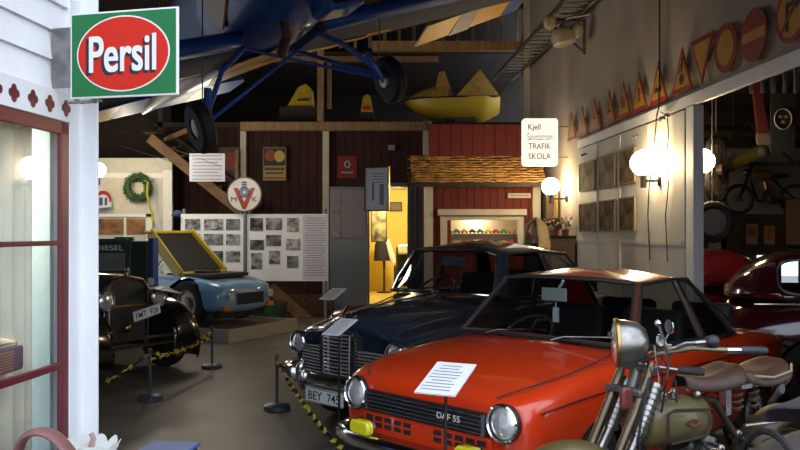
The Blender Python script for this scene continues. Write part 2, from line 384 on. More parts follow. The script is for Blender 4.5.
# ------------------------------------------------------------------ road signs on the right wall
sgr = mat('sign_red', (.30, .015, .012), .45, var=.2); sgy = mat('sign_yellow', (.50, .24, .025), .5, var=.15); sgb = mat('sign_black_symbol', (.015, .012, .01), .6)
def tri(s, inv=False):
    h = s * .866; y0 = -h / 2
    p = [(-s / 2, y0), (s / 2, y0), (0, h / 2)]
    return [(x, -y) for x, y in p][::-1] if inv else p
def tri_sign(px, z, s, label, sym, inv=False, zc=None):
    Y = rwY(px); F = RW(Y, z, .06); t = thing('road_sign', label, 'road sign', M=F, group='old road signs over the opening')
    b = MB(); b.prism(tri(s, inv), Matrix(), .008); b.build('border', sgr, t, smooth=0)
    b = MB(); F2 = Matrix.Translation((0, (.012 if inv else -.012) * s / .57, 0)); b.prism(tri(s * .74, inv), F2, .0105); b.build('field', sgy, t, smooth=0)
    if sym:
        b = MB()
        for poly in sym: b.prism([(x * s, y * s) for x, y in poly], Matrix(), .013)
        b.build('symbol', sgb, t, smooth=0)
    b = MB(); b.box((0, 0, -.03), (.03, .03, .06)); b.build('bracket', dull_metal, t, smooth=0)
    return t
def R_(x, y, w, h, a=0):
    c, s_ = cos(a), sin(a); return [(x + dx * c - dy * s_, y + dx * s_ + dy * c) for dx, dy in ((-w / 2, -h / 2), (w / 2, -h / 2), (w / 2, h / 2), (-w / 2, h / 2))]
def C_(x, y, r): return circ(r, 12, x, y)
star = [((.15 if k % 2 else .08) * cos(pi * k / 8), -.19 + (.13 if k % 2 else .08) * sin(pi * k / 8)) for k in range(16)]
S = .56; zt = 3.40
tri_sign(575.5, zt, S * .95, 'yellow warning triangle at the far left end of the row', [R_(0, -.05, .04, .25)])
tri_sign(586.5, zt, S, 'small looking warning triangle glaring in lamplight, second from far end', [R_(0, -.02, .05, .2)])
tri_sign(599, zt, S, 'warning triangle with its lower half glaring, third from far end', [R_(0, -.05, .05, .2), R_(0, -.1, .2, .04)])
tri_sign(614, zt, S, 'warning triangle with a level crossbar symbol, fourth from far end', [R_(0, -.12, .3, .05), R_(0, .02, .05, .2)])
tri_sign(628.5, zt, S, 'warning triangle with a two figure symbol, fifth from far end', [R_(-.07, -.1, .07, .2), R_(.07, -.12, .07, .16), C_(-.07, .04, .04), C_(.07, .0, .035)])
tri_sign(644.5, zt, S, 'warning triangle with a walking figure', [R_(0, -.06, .06, .14), R_(-.05, -.18, .035, .14, -.4), R_(.05, -.18, .035, .14, .4), C_(0, .05, .045), R_(.06, -.04, .12, .03, -.4)])
tri_sign(664, zt, S, 'warning triangle with two black road humps', [[(-.2, -.2), (-.15, -.11), (-.09, -.09), (-.03, -.12), (0, -.17), (.03, -.12), (.09, -.09), (.15, -.11), (.2, -.2)]])
tri_sign(688, zt + .01, S, 'warning triangle with a burst and a long exclamation stroke', [star, [(-.03, -.04), (.03, -.04), (.07, .22), (.0, .22)], R_(-.09, .02, .03, .2, -.5)])
tri_sign(708.5, 3.40, S, 'give way sign, triangle with its point down', None, True)
def round_sign(px, z, r, label, kind):
    Y = rwY(px); F = RW(Y, z, .06); t = thing('road_sign', label, 'road sign', M=F, group='old road signs over the opening')
    b = MB(); b.prism(circ(r, 40), Matrix(), .008); b.build('border', sgr, t, smooth=0)
    b = MB()
    if kind == 'ban': b.prism(circ(r * .72, 40), Matrix(), .0105)
    elif kind == 'entry': b.prism(R_(0, 0, r * 1.7, r * .38), Matrix(), .0105)
    else: b.prism(circ(r * .8, 40), Matrix(), .0105)
    b.build('field', sgy, t, smooth=0)
    if kind == 'turn':
        b = MB(); b.prism(R_(-.05, -.03, .045, .22), Matrix(), .013); b.prism(R_(.02, .07, .17, .045), Matrix(), .013); b.prism([(.08, .01), (.17, .07), (.08, .13)], Matrix(), .013); b.build('symbol', sgb, t, smooth=0)
        b = MB(); b.prism(R_(0, 0, r * 1.8, .03, .75), Matrix(), .015); b.build('slash', sgr, t, smooth=0)
    b = MB(); b.box((0, 0, -.03), (.03, .03, .06)); b.build('bracket', dull_metal, t, smooth=0)
round_sign(732.5, 3.405, .235, 'round sign with a wide red ring and empty yellow centre', 'ban')
round_sign(761, 3.395, .235, 'round red no entry sign with one yellow bar', 'entry')
round_sign(799, 3.42, .24, 'round no turning sign with a black arrow crossed by a red slash', 'turn')

# ------------------------------------------------------------------ framed photographs on the sliding panel
photo_m = [mat('sepia_print_%s' % n, c, .85, spec=.1, color2=c2, scale=sc_) for n, c, c2, sc_ in
           (('pale', (.36, .30, .22), (.10, .08, .055), 4), ('mid', (.26, .19, .12), (.05, .035, .02), 4.5), ('dark', (.20, .14, .09), (.012, .009, .007), 5))]
fr = mat('light_wood_frame', (.26, .19, .12), .8)
for row, (y0s, mset) in enumerate((((162, 184), (0, 0, 1)), ((203, 233), (2, 2, 2)))):
    for c, (px0, px1) in enumerate(((583.5, 599.5), (603.5, 620.5), (624, 641))):
        Ya, Yb = rwY(px0), rwY(px1); Y = (Ya + Yb) / 2; wd = (Ya - Yb) * .96
        pyt = (162, 155, 149)[c] if row == 0 else (203, 200, 197)[c]; pyb = (191, 188, 184)[c] if row == 0 else (232, 232, 231.5)[c]
        z0 = 1.65 - (pyb - 232) * Y / 800; z1 = 1.65 - (pyt - 232) * Y / 800
        t = thing('framed_photograph', ('sepia framed photograph in the %s row on the white panel, %s' % (('upper', 'lower')[row], ('farthest from the jamb', 'in the middle', 'nearest the globe lamp')[c])), 'picture',
                  M=RW(Y, (z0 + z1) / 2, .075), group='framed photographs on the white panel')
        b = MB(); w_, h_ = wd, z1 - z0
        for q in (((-w_ / 2, -h_ / 2), (w_ / 2, -h_ / 2 + .02)), ((-w_ / 2, h_ / 2 - .02), (w_ / 2, h_ / 2)), ((-w_ / 2, -h_ / 2), (-w_ / 2 + .02, h_ / 2)), ((w_ / 2 - .02, -h_ / 2), (w_ / 2, h_ / 2))):
            b.b2((*q[0], -.02), (*q[1], .006))
        b.build('frame', fr, t, smooth=0)
        b = MB(); b.b2((-w_ / 2 + .01, -h_ / 2 + .01, -.018), (w_ / 2 - .01, h_ / 2 - .01, 0)); b.build('print', photo_m[mset[c]], t, smooth=0)

# ------------------------------------------------------------------ globe lamps
def globe_lamp(loc, wallpt, label, r=.15, power=0):
    t = thing('wall_lamp', label, 'lamp', loc, group=None); L = Vector(loc); wv = Vector(wallpt) - L
    b = MB(); b.ball((0, 0, 0), r, 28); b.build('globe', warm_glass, t)
    b = MB(); b.cyl((0, 0, -r - .01), (0, 0, -r + .03), .055); b.cyl((0, 0, -r - .14), (0, 0, -r - .01), .035)
    b.bar((0, 0, -r - .06), (wv.x, wv.y, -r - .06), .03, .03); b.build('arm', black_matte, t)
    b = MB(); d = Vector((wv.x, wv.y, 0)).normalized(); q = Vector((wv.x, wv.y, -r - .06)); b.cyl(q - d * .03, q, .06); b.build('wall_plate', black_matte, t)
globe_lamp((2.86, 9.4, 2.46), (WX(9.35) - .045, 9.35, 0), 'lit opal globe lamp on the white panel beside the framed photographs')
globe_lamp((2.58, 13.7, 2.43), (WX(13.7), 13.7, 0), 'lit opal globe lamp on the far wall under the driving school sign')
globe_lamp((3.62, 9.6, 2.50), (WX(9.8) + .22, 9.9, 0), 'lit opal globe lamp half hidden behind the door jamb')
globe_lamp((-5.66, 15.0, 2.81), (-5.95, 15.0, 0), 'lit opal globe lamp close behind the white corner post', .14)

# driving school light box
F = frame(P(540.3, 142, 13.5), (1, .0, 0), (0, 0, 1))
t = thing('light_box_sign', 'white lit box sign of a driving school reading TRAFIK SKOLA on the right wall', 'sign', M=F)
b = MB(); b.prism(rrect(.60, .80, .05), Matrix(), -.12); b.build('box', mat('lit_acrylic', (.85, .83, .78), .4, emit=(1, .93, .78), estr=.75), t, smooth=0)
g1 = mat('faded_grey_letter', (.12, .12, .13), .6); g2 = mat('faded_gold_letter', (.36, .27, .13), .6); g3 = mat('faded_pale_letter', (.45, .44, .42), .6)
T_ = Matrix.Translation
text('lettering_name', 'Kjell', T_((-.10, .24, 0)), .21, .13, g1, t, off=.01, ext=.003)
text('lettering_surname', 'Sandström', T_((.0, .09, 0)), .44, .12, g3, t, off=.0, ext=.003)
text('lettering_trafik', 'TRAFIK', T_((-.01, -.07, 0)), .38, .10, g2, t, off=.01, ext=.003)
text('lettering_skola', 'SKOLA', T_((-.01, -.24, 0)), .38, .10, g2, t, off=.02, ext=.003)
b = MB(); b.box((.38, .27, -.06), (.2, .015, .015)); b.box((.38, -.25, -.06), (.2, .015, .015)); b.build('bracket', dull_metal, t, smooth=0)
# aluminium ladder on wall brackets
t = thing('ladder', 'long ladder hung level on brackets high on the right wall', 'ladder', (0, 0, 0))
b = MB(); o1, o2 = .14, .56
for o in (o1, o2): b.bar((WX(18.0) - o, 18.0, 5.08), (WX(9.5) - o, 9.5, 5.03), .035, .075)
b.build('rail', dull_metal, t, smooth=0)
b = MB(); Y = 17.9
while Y > 9.6: b.cyl((WX(Y) - o1, Y, 5.06), (WX(Y) - o2, Y, 5.06), .018, 8); Y -= .3
b.build('rung', dull_metal, t)
t = thing('ladder_bracket', 'angled iron bracket carrying the ladder on the wall', 'bracket', (0, 0, 0))
b = MB(); Y = 12.6
b.bar((WX(Y), Y, 4.98), (WX(Y) - .62, Y, 4.98), .04, .04); b.bar((WX(Y) - .02, Y, 4.98), (WX(Y) - .02, Y, 4.45), .04, .04); b.bar((WX(Y), Y, 4.47), (WX(Y) - .6, Y, 4.96), .03, .03)
b.build('iron', dull_metal, t, smooth=0)
# loud-speaker shaped lamp shade near the ladder
c = P(560, 34, 12.3)
t = thing('floodlight', 'cream double headed floodlight mounted beside the ladder', 'lamp', c)
crm = mat('cream_enamel', (.55, .45, .30), .4)
b = MB(); b.lathe((0, 0, .10), (.25, -.1, -1), [(0, 0), (0, .05), (.05, .14), (.14, .19), (.26, .17), (.28, .13), (.28, 0)], 20); b.build('shade', crm, t)
b = MB(); b.ball((-.17, -.05, .17), .1, 14, (1, 1, 1.2)); b.build('lamp_head', crm, t)
b = MB(); b.ball((.25, -.05, .05), .1, 14, (1, 1, 1.2)); b.build('lamp_head', crm, t)
b = MB(); b.tube([(0, 0, .1), (.1, .05, .25), (WX(12.3) - c.x - .02, 0, .3)], .02, 6); b.build('arm', dull_metal, t)
# cables on the wall
for pts, nm, lb in (([(667, -6), (667, 40), (667, 74), (666, 108), (664, 116), (661, 150), (656, 188), (655, 215), (657, 260)], 'cable', 'black cable running down the right wall past the globe lamp'),
                    ([(668, 112), (675, 116), (676, 135), (674, 160), (676, 185), (673, 215), (675, 262)], 'cable', 'thin wavy wire hanging beside the door jamb')):
    b = MB(); q = []
    for px, py in pts:
        Y = rwY(px) ; z = 1.65 - (py - 232) * Y / 800; q.append((WX(Y) - .085, Y, z))
    b.tube(q, .009 if len(pts) > 7 else .006, 6); tag(b.build(nm, black_matte), lb, 'cable')
F = RW(rwY(671), 1.65 + (232 - 117) * rwY(671) / 800, .06)
t = thing('cable_hook', 'galvanised double hook on the track board holding the cables', 'hook', M=F)
b = MB(); b.cyl((-.12, 0, .02), (.12, 0, .02), .018); b.cyl((-.12, -.03, .02), (.1, -.03, .05), .014); b.ball((.12, 0, .03), .03, 10); b.build('hook_bar', dull_metal, t)

# ------------------------------------------------------------------ red kiosk under a shingle roof
k = thing('kiosk', 'red boarded kiosk with a wood shingle roof and a lit display window', 'kiosk', (0, -2.0, .195)); k.scale = (.883, 1, .883)
b = MB()
for i in range(14):
    x = .60 + i * .165
    if x < .95 or x > 2.55: b.b2((x, 17.05, -.215), (x + .155, 17.15, 2.66))
    else: b.b2((x, 17.05, 2.12), (x + .155, 17.15, 2.66)); b.b2((x, 17.05, -.215), (x + .155, 17.15, 1.35))
b.b2((.6, 17.12, 2.1), (2.85, 17.16, 2.66)); b.b2((.6, 17.12, -.215), (2.85, 17.16, 1.35)); b.b2((.6, 17.12, -.215), (.96, 17.16, 2.6)); b.b2((2.56, 17.12, -.215), (2.85, 17.16, 2.6)); b.b2((.56, 17.1, -.215), (.62, 19.4, 3.2))
b.build('front', red_boards, k, smooth=0)
b = MB(); b.b2((.52, 17.0, -.215), (.70, 17.18, 2.66)); b.b2((2.82, 17.0, -.215), (2.99, 17.18, 2.66)); b.build('corner_board', cream_paint, k, smooth=0)
b = MB(); x0, x1 = .86, 2.62
b.b2((x0, 16.98, 1.3), (x0 + .14, 17.16, 2.02)); b.b2((x1 - .1, 16.98, 1.3), (x1, 17.16, 2.02)); b.b2((x0 - .06, 16.9, 2.0), (x1 + .06, 17.16, 2.13)); b.b2((x0, 16.96, 1.28), (x1, 17.16, 1.36)); b.b2((x0, 16.98, 1.9), (x1, 17.1, 2.02))
b.build('window_frame', cream_paint, k, smooth=0, bevel=.01)
b = MB(); b.b2((x0 + .1, 17.4, 1.3), (x1 - .05, 17.42, 2.05)); b.b2((x0 + .1, 17.16, 1.6), (x1 - .05, 17.4, 1.62)); b.b2((x0 + .1, 17.16, 1.36), (x1 - .05, 17.4, 1.38)); b.b2((x0 + .08, 17.1, 1.3), (x0 + .1, 17.4, 2.05)); b.b2((x1 - .06, 17.1, 1.3), (x1 - .05, 17.4, 2.05)); b.b2((x0 + .1, 17.16, 2.04), (x1 - .05, 17.4, 2.06))
b.build('shelf', cream_paint, k, smooth=0)
# shingle roof: rows of little tiles
b = MB(); random.seed(3)
p0 = Vector((0, 17.4, 3.32)); p1 = Vector((0, 16.55, 2.68)); nrow = 11
for r in range(nrow):
    t0 = r / nrow; t1 = (r + 1.35) / nrow
    a0 = p0.lerp(p1, t0); a1 = p0.lerp(p1, min(1.02, t1)); x = .22 - (r % 2) * .06
    while x < 3.0:
        w_ = random.uniform(.09, .15); j = random.uniform(0, .025)
        b.add([(x, a0.y, a0.z), (x + w_ - .008, a0.y, a0.z), (x + w_ - .008, a1.y - .01, a1.z + .03 + j), (x, a1.y - .01, a1.z + .03 + j), (x, a1.y, a1.z + j), (x + w_ - .008, a1.y, a1.z + j)], [(0, 1, 2, 3), (3, 2, 5, 4)]); x += w_
b.add([(.22, 17.5, 3.3), (3.05, 17.5, 3.3), (3.05, 16.55, 2.66), (.22, 16.55, 2.66)], [(0, 1, 2, 3)])
b.build('shingle_roof', mat('wood_shingles', (.75, .40, .11), .75, color2=(.25, .12, .04), scale=6), k, smooth=0)
b = MB(); b.b2((.2, 16.55, 2.58), (3.05, 16.62, 2.68)); b.bar((.2, 16.5, 2.66), (.2, 17.5, 3.34), .06, .1); b.build('eaves_board', dark_wood, k, smooth=0)
F = frame((2.38, 16.98, 2.42), (1, 0, 0), (0, 0, 1))
b = MB(); b.box((.15, .0, 0), (.48, .1, .02)); np_ = b.build('name_board', cream_paint, k, smooth=0); np_.matrix_local = F
b = MB(); b.box((.15, 0, .011), (.40, .035, .002)); b.build('lettering', mat('worn_lettering', (.33, .28, .2), .7), np_, smooth=0)
b = MB(); 
for i in range(10):
    x = .62 + i * .24; b.b2((x, 17.3, 3.3), (x + .23, 17.38, 3.98))
b.build('upper_boards', red_boards, k, smooth=0)
point_lamp('kiosk_lamp', (1.45, 15.25, 1.93), 9, (1, .8, .5), .03)
colors = [('red', (.5, .03, .02)), ('yellow', (.6, .4, .05)), ('blue', (.05, .1, .35)), ('black', (.02, .02, .02)), ('orange', (.6, .2, .03)), ('green', (.05, .2, .06))]
toy = []
n = 0
for sh, z in (('upper', 1.62), ('lower', 1.38)):
    for i in range(9):
        cn, cc = colors[(i * 5 + (2 if z < 1.5 else 0)) % 6]
        t = thing('toy_car', '%s toy car on the %s shelf of the kiosk window, number %s along' % (cn, sh, ('one two three four five six seven eight nine'.split())[i]), 'toy car', (.93 + i * .15, 15.25, 1.65 + (z + .003 - 1.65) * .883 - .0002), group='toy cars in the kiosk window')
        t.scale = (1.15, 1.15, 1.3); t['label'] = '%s toy car on the %s kiosk shelf, %s' % (cn, sh, ('at its left end', 'second from its left end', 'third from its left end', 'fourth from its left end', 'in its middle', 'fourth from its right end', 'third from its right end', 'second from its right end', 'at its right end')[i])
        b = MB(); b.prism([(-.06, .012), (.06, .012), (.062, .035), (.035, .04), (.018, .062), (-.03, .062), (-.045, .04), (-.062, .036)], frame((0, .025, 0), (1, 0, 0), (0, 0, 1)), .05); b.build('body', mat('toy_' + cn, cc, .3), t, smooth=0, bevel=.003)
        b = MB()
        for sx in (-.035, .035): b.cyl((sx, -.028, .013), (sx, .028, .013), .014, 10)
        b.build('wheels', black_matte, t)

# counter with plants at the foot of the far right wall
t = thing('counter', 'brown wooden counter against the right wall behind the dark saloon', 'counter', (2.62, 13.42, 0))
b = MB(); b.b2((-.15, -.45, 0), (.22, .45, 1.54)); b.build('body', mat('counter_wood', (.20, .11, .05), .5, var=.3), t, smooth=0)
b = MB(); b.b2((-.18, -.48, 1.54), (.235, .48, 1.59)); b.build('top', dark_wood, t, smooth=0)
for i, (dx, dy, cl) in enumerate(((-.08, -.3, 'red'), (.0, .05, 'pink'), (.1, -.25, 'white'), (-.08, .36, 'purple'))):
    fl = mat('flower_' + cl, {'red': (.35, .03, .02), 'pink': (.4, .08, .12), 'white': (.5, .45, .4), 'purple': (.15, .05, .18)}[cl], .7)
    q = thing('potted_plant', 'small potted plant with %s flowers on the brown counter' % cl, 'plant', (2.62 + dx, 13.42 + dy, 1.59), group='potted plants on the counter')
    b = MB(); b.lathe((0, 0, 0), (0, 0, 1), [(0, 0), (0, .05), (.1, .07), (.1, 0)], 12); b.build('pot', mat('terracotta', (.25, .09, .04), .8), q)
    b = MB(); g = MB(); random.seed(i)
    for _ in range(40):
        a = random.uniform(0, 6.3); r = random.uniform(.02, .13); z = random.uniform(.1, .26)
        p = Vector((r * cos(a), r * sin(a), z)); d = Vector((random.uniform(-1, 1), random.uniform(-1, 1), random.uniform(0, 1))).normalized() * .045
        e = d.cross(Vector((0, 0, 1))).normalized() * .018; b.add([p - d, p + e, p + d, p - e], [(0, 1, 2, 3)])
    for _ in range(9):
        a = random.uniform(0, 6.3); r = random.uniform(.0, .12); g.ball((r * cos(a), r * sin(a), random.uniform(.16, .3)), .024, 6)
    b.build('leaves', green_leaf, q, smooth=0); g.build('flowers', fl, q)
b = MB(); b.b2((2.64, 14.45, 0), (2.81, 14.75, 2.45)); 
tag(b.build('cupboard', mat('brown_cupboard', (.06, .03, .015), .6)), 'narrow dark brown cupboard between kiosk corner and right wall', 'cupboard')
t = thing('framed_notice', 'narrow yellow notice in a dark frame below the far globe lamp', 'notice', M=RW(14.3, 2.12, .04))
b = MB(); b.box((0, 0, 0), (.34, .52, .02)); b.build('frame', dark_wood, t, smooth=0)
b = MB(); b.box((0, 0, .012), (.27, .45, .004)); b.build('sheet', mat('yellow_sheet', (.5, .33, .1), .6), t, smooth=0)

# ------------------------------------------------------------------ photo boards, roundel and papers
bw = [mat('grey_print_%s' % n, c, .6, color2=c2, scale=s_, stretch=(1, 1, 1.4)) for n, c, c2, s_ in
      (('a', (.42, .43, .44), (.02, .02, .025), 7), ('b', (.26, .27, .29), (.01, .01, .015), 5), ('c', (.55, .55, .55), (.05, .05, .06), 9))]
board_m = mat('board_white', (.84, .85, .87), .6)
rownames = ('top', 'middle', 'bottom'); colnames = ('left', 'middle', 'right')
def board(px0, px1, y0, y1, Y, label, photos, tname, ym=None):
    c = P((px0 + px1) / 2, (y0 + y1) / 2, Y); W = (px1 - px0) * Y / 800; H = (y1 - y0) * Y / 800
    F = frame(c, (1, 0, 0), (0, 0, 1)); t = thing('photo_board', label, 'notice board', M=F)
    b = MB(); b.box((0, 0, 0), (W, H, .025)); b.build('panel', board_m, t, smooth=0)
    b = MB(); 
    for s in (-1, 1): b.cyl((s * (W / 2 - .05) , H / 2 + .1, -.03), (s * (W / 2 - .05), -c.z, -.03), .03, 8)
    b.build('post', steel_grey, t)
    for (a0, a1, b0, b1, rn, cn, k) in photos:
        pc = P((a0 + a1) / 2, (b0 + b1) / 2, Y - .02)
        m = MB(); m.box(pc, ((a1 - a0) * Y / 800, .004, (b1 - b0) * Y / 800))
        o = m.build('photograph', bw[k], smooth=0)
        tag(o, 'black and white photograph in the %s row, %s column of the %s board' % (rn, cn, tname), 'photograph', 'photographs on the %s board' % tname)
    return t, c, W, H
L1 = []
for r, (b0, b1) in enumerate(((219, 230), (234, 245), (250, 264))):
    for c_, (a0, a1) in enumerate(((185, 200), (204, 223), (226, 240))):
        if r == 2 and c_ == 0: a0, a1, b0, b1 = 187, 199, 251, 262
        L1.append((a0, a1, b0, b1, rownames[r], colnames[c_], (r + c_ * 2) % 3))
board(181, 244, 214, 276, 14.9, 'white exhibition board with nine photographs, left of the roundel', L1, 'left white')
L2 = [(250, 263, 218, 231, 'top', 'left', 1), (266, 282, 218, 230, 'top', 'middle', 0), (287, 299, 218, 232, 'top', 'right', 2),
      (250, 264, 240, 250, 'middle', 'left', 1), (266, 281, 235, 246, 'middle', 'middle', 1), (286, 300, 239, 250, 'middle', 'right', 2),
      (251, 262, 253, 269, 'bottom', 'left', 0), (269, 280, 251, 264, 'bottom', 'middle', 2), (287, 298, 256, 268, 'bottom', 'right', 1)]
t, c, W, H = board(247, 328, 214, 281, 14.9, 'white exhibition board with photographs and a long text, right of the roundel', L2, 'right white')
b = MB(); b.box((W / 2 - .24, 0, .014), (.46, H - .04, .004)); sht = b.build('text_sheet', mat('lilac_paper', (.60, .60, .68), .6), t, smooth=0)
b = MB()
for i in range(24): b.box((W / 2 - .24, H / 2 - .08 - i * .046, .0165), (.38 - .1 * ((i * 7) % 5 == 0), .014, .001))
b.build('lettering', grey_ink, sht, smooth=0)
# roundel
F = frame(P(244.5, 194.5, 14.7), (1, 0, 0), (0, 0, 1))
t = thing('club_roundel', 'round white club badge with a red V and blue wheel on a grey post', 'badge', M=F)
b = MB(); b.prism(circ(.325, 40), Matrix(), .02); b.build('rim', mat('dark_rim', (.05, .05, .06), .5), t, smooth=0)
b = MB(); b.prism(circ(.30, 40), Matrix(), .024); b.build('disc', mat('badge_white', (.62, .60, .55), .5), t, smooth=0)
b = MB(); b.prism([(-.20, .12), (-.12, .12), (0, -.14), (.12, .12), (.20, .12), (.03, -.27), (-.03, -.27)], Matrix(), .028); b.build('red_letter', sgr, t, smooth=0)
blu = mat('badge_blue', (.03, .07, .25), .5)
b = MB()
for r in (.085, .05): 
    pts = [(r * cos(2 * pi * k / 24), .04 + r * sin(2 * pi * k / 24), .03) for k in range(24)]; b.tube(pts, .012, 6, closed=True)
for k_ in range(3): b.prism(circ(.055, 16, 0, .13 + k_ * .045, 1, .35), Matrix(), .028 + .001 * k_)
b.build('emblem', blu, t)
text('lettering', 'M', T_((-.19, -.09, 0)), .10, .09, ink, t, ext=.03); text('lettering', 'K', T_((.19, -.09, 0)), .08, .09, ink, t, ext=.03)
b = MB(); b.cyl((0, -.3, -.03), (0, -P(244.5, 194.5, 14.7).z, -.03), .03, 8); b.build('post', steel_grey, t)
# sheet of paper and posters on the stairs wall
def sheet(px0, px1, y0, y1, Y, label, m, name='notice', cat='notice', lines=None, frame_m=None, parts=None):
    c = P((px0 + px1) / 2, (y0 + y1) / 2, Y); W = (px1 - px0) * Y / 800; H = (y1 - y0) * Y / 800
    t = thing(name, label, cat, M=frame(c, (1, 0, 0), (0, 0, 1)))
    b = MB(); b.box((0, 0, 0), (W, H, .01)); b.build('sheet', m, t, smooth=0)
    if frame_m:
        b = MB()
        for q in (((-W / 2, -H / 2), (W / 2, -H / 2 + .025)), ((-W / 2, H / 2 - .025), (W / 2, H / 2)), ((-W / 2, -H / 2), (-W / 2 + .025, H / 2)), ((W / 2 - .025, -H / 2), (W / 2, H / 2))): b.b2((*q[0], -.01), (*q[1], .015))
        b.build('frame', frame_m, t, smooth=0)
    if lines:
        b = MB(); n_, m_ = lines
        for i in range(n_): b.box((-(.04 if i % 3 == 2 else 0) * W, H * (.42 - .84 * i / max(1, n_ - 1)), .006), (W * (.84 if i % 3 != 2 else .7), H * .28 / n_, .001))
        b.build('lettering', m_, t, smooth=0)
    for zi, (nm, x, y, w_, h_, mm) in enumerate(parts or []):
        b = MB(); b.prism(circ(.5, 20, x * W, y * H, 1, 1) if False else [(x * W + w_ * W / 2 * cos(2 * pi * k / 20), y * H + h_ * H / 2 * sin(2 * pi * k / 20)) for k in range(20)] if nm == 'emblem' else R_(x * W, y * H, w_ * W, h_ * H), Matrix(), .0075 + zi * .001); b.build(nm, mm, t, smooth=0)
    return t
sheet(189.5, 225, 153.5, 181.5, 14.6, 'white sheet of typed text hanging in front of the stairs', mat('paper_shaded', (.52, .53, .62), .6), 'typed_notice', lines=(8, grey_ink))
b = MB(); c = P(207, 153.5, 14.6)
for dx in (-.3, .3): b.cyl((dx, 0, .24), (dx, 0, 6.5 - c.z + .25), .004, 4)
b.build('cord', black_matte, [o for o in bpy.data.objects if o.name == 'typed_notice'][0])
py_ = mat('poster_yellow', (.42, .30, .10), .6); pr_ = mat('poster_red', (.30, .05, .02), .6); pk_ = mat('poster_dark', (.06, .05, .04), .6, color2=(.12, .06, .03), scale=6)
sheet(262, 287, 146.5, 181.5, 17.4, 'yellow poster with red and yellow fruit shapes on the red wall', py_, 'poster', 'poster', frame_m=dark_wood,
      parts=[('picture_field', 0, .2, .86, .5, mat('poster_black', (.02, .02, .015), .6)), ('emblem', -.18, .24, .42, .34, pr_), ('emblem', .2, .22, .42, .34, mat('poster_gold', (.55, .38, .08), .6)), ('lettering', 0, -.14, .8, .08, mat('poster_brown', (.10, .05, .02), .6)), ('lettering', 0, -.26, .7, .04, ink), ('lettering', 0, -.4, .8, .05, pr_)])
sheet(218.5, 243, 147, 182, 17.4, 'dark framed poster half covered by the hanging typed sheet', pk_, 'poster', 'poster', frame_m=mat('green_frame', (.05, .06, .04), .6), parts=[('emblem', 0, .1, .6, .5, pr_)])
t = sheet(337.5, 357, 156, 178, 17.48, 'red and black pennant with a white emblem above the grey partition', mat('pennant_red', (.22, .015, .012), .7), 'pennant', 'pennant', parts=[('emblem', 0, .12, .34, .34, mat('pennant_white', (.4, .38, .36), .6)), ('emblem', 0, .12, .16, .2, ink), ('lettering', 0, -.25, .6, .06, mat('pennant_white', (.4, .38, .36)))])
sheet(388, 395, 145, 150, 17.4, 'tiny pale note pinned high on the red wall', mat('pale_note', (.3, .29, .3)), 'note', 'note')
# grey partition
t = thing('partition', 'tall grey partition with a paler board on it, left of the doorway', 'partition', (0, 0, 0))
b = MB(); a, c = P(330, 187, 16.6), P(367.5, 300, 16.6); b.b2((a.x, 16.55, 0), (c.x, 16.65, a.z)); b.build('panel', mat('partition_grey', (.20, .23, .26), .6), t, smooth=0)
b = MB(); a, c = P(331, 190, 16.5), P(366, 238, 16.5); b.b2((a.x, 16.52, c.z), (c.x, 16.56, a.z)); pb = b.build('upper_board', mat('partition_mauve', (.25, .22, .26), .6), t, smooth=0)
b = MB(); b.b2((P(341, 0, 16.5).x, 16.515, c.z), (P(341.8, 0, 16.5).x, 16.53, a.z)); b.b2((P(330, 0, 16.5).x, 16.5, a.z), (c.x, 16.56, a.z + .05)); b.build('edge_strip', steel_grey, t, smooth=0)
for i, y in enumerate((201, 212, 223, 234)):
    a = P(332.5, y, 16.5); b = MB(); b.box((a.x + .07, 16.51, a.z), (.15, .01, .10))
    tag(b.build('leaflet', mat('leaflet', (.40, .33, .30), .5, color2=(.22, .14, .12), scale=9), smooth=0), 'small leaflet on the grey partition, %s of the four' % ('topmost', 'second from top', 'third from top', 'lowest')[i], 'leaflet', 'leaflets on the partition')
# framed sheet hung from the ceiling, turned a little
c = P(377, 189, 11.5)
t = thing('framed_sheet', 'white sheet in a gilt frame hanging in front of the yellow doorway', 'picture', M=frame(c, (.9, -.44, 0), (0, 0, 1)))
b = MB(); b.box((0, 0, 0), (.38, .62, .012)); b.build('sheet', mat('glazed_paper', (.75, .78, .80), .3), t, smooth=0)
b = MB()
for q in (((-.2, -.32), (.2, -.30)), ((-.2, .30), (.2, .32)), ((-.2, -.32), (-.18, .32)), ((.18, -.32), (.2, .32))): b.b2((*q[0], -.015), (*q[1], .015))
b.build('frame', brass, t, smooth=0)
b = MB(); b.box((-.06, -.04, .007), (.035, .26, .001)); b.box((.08, -.08, .007), (.07, .3, .001))
for i in range(4): b.box((.02, .22 - .04 * i, .007), (.18, .012, .001))
b.build('lettering', grey_ink, t, smooth=0)
b = MB(); b.tube([(-.15, .32, 0), (0, 1.0, 0), (.15, .32, 0)], .003, 4); b.cyl((0, 1.0, 0), (0, 6.5 - c.z, 0), .003, 4); b.build('wire', black_matte, t)
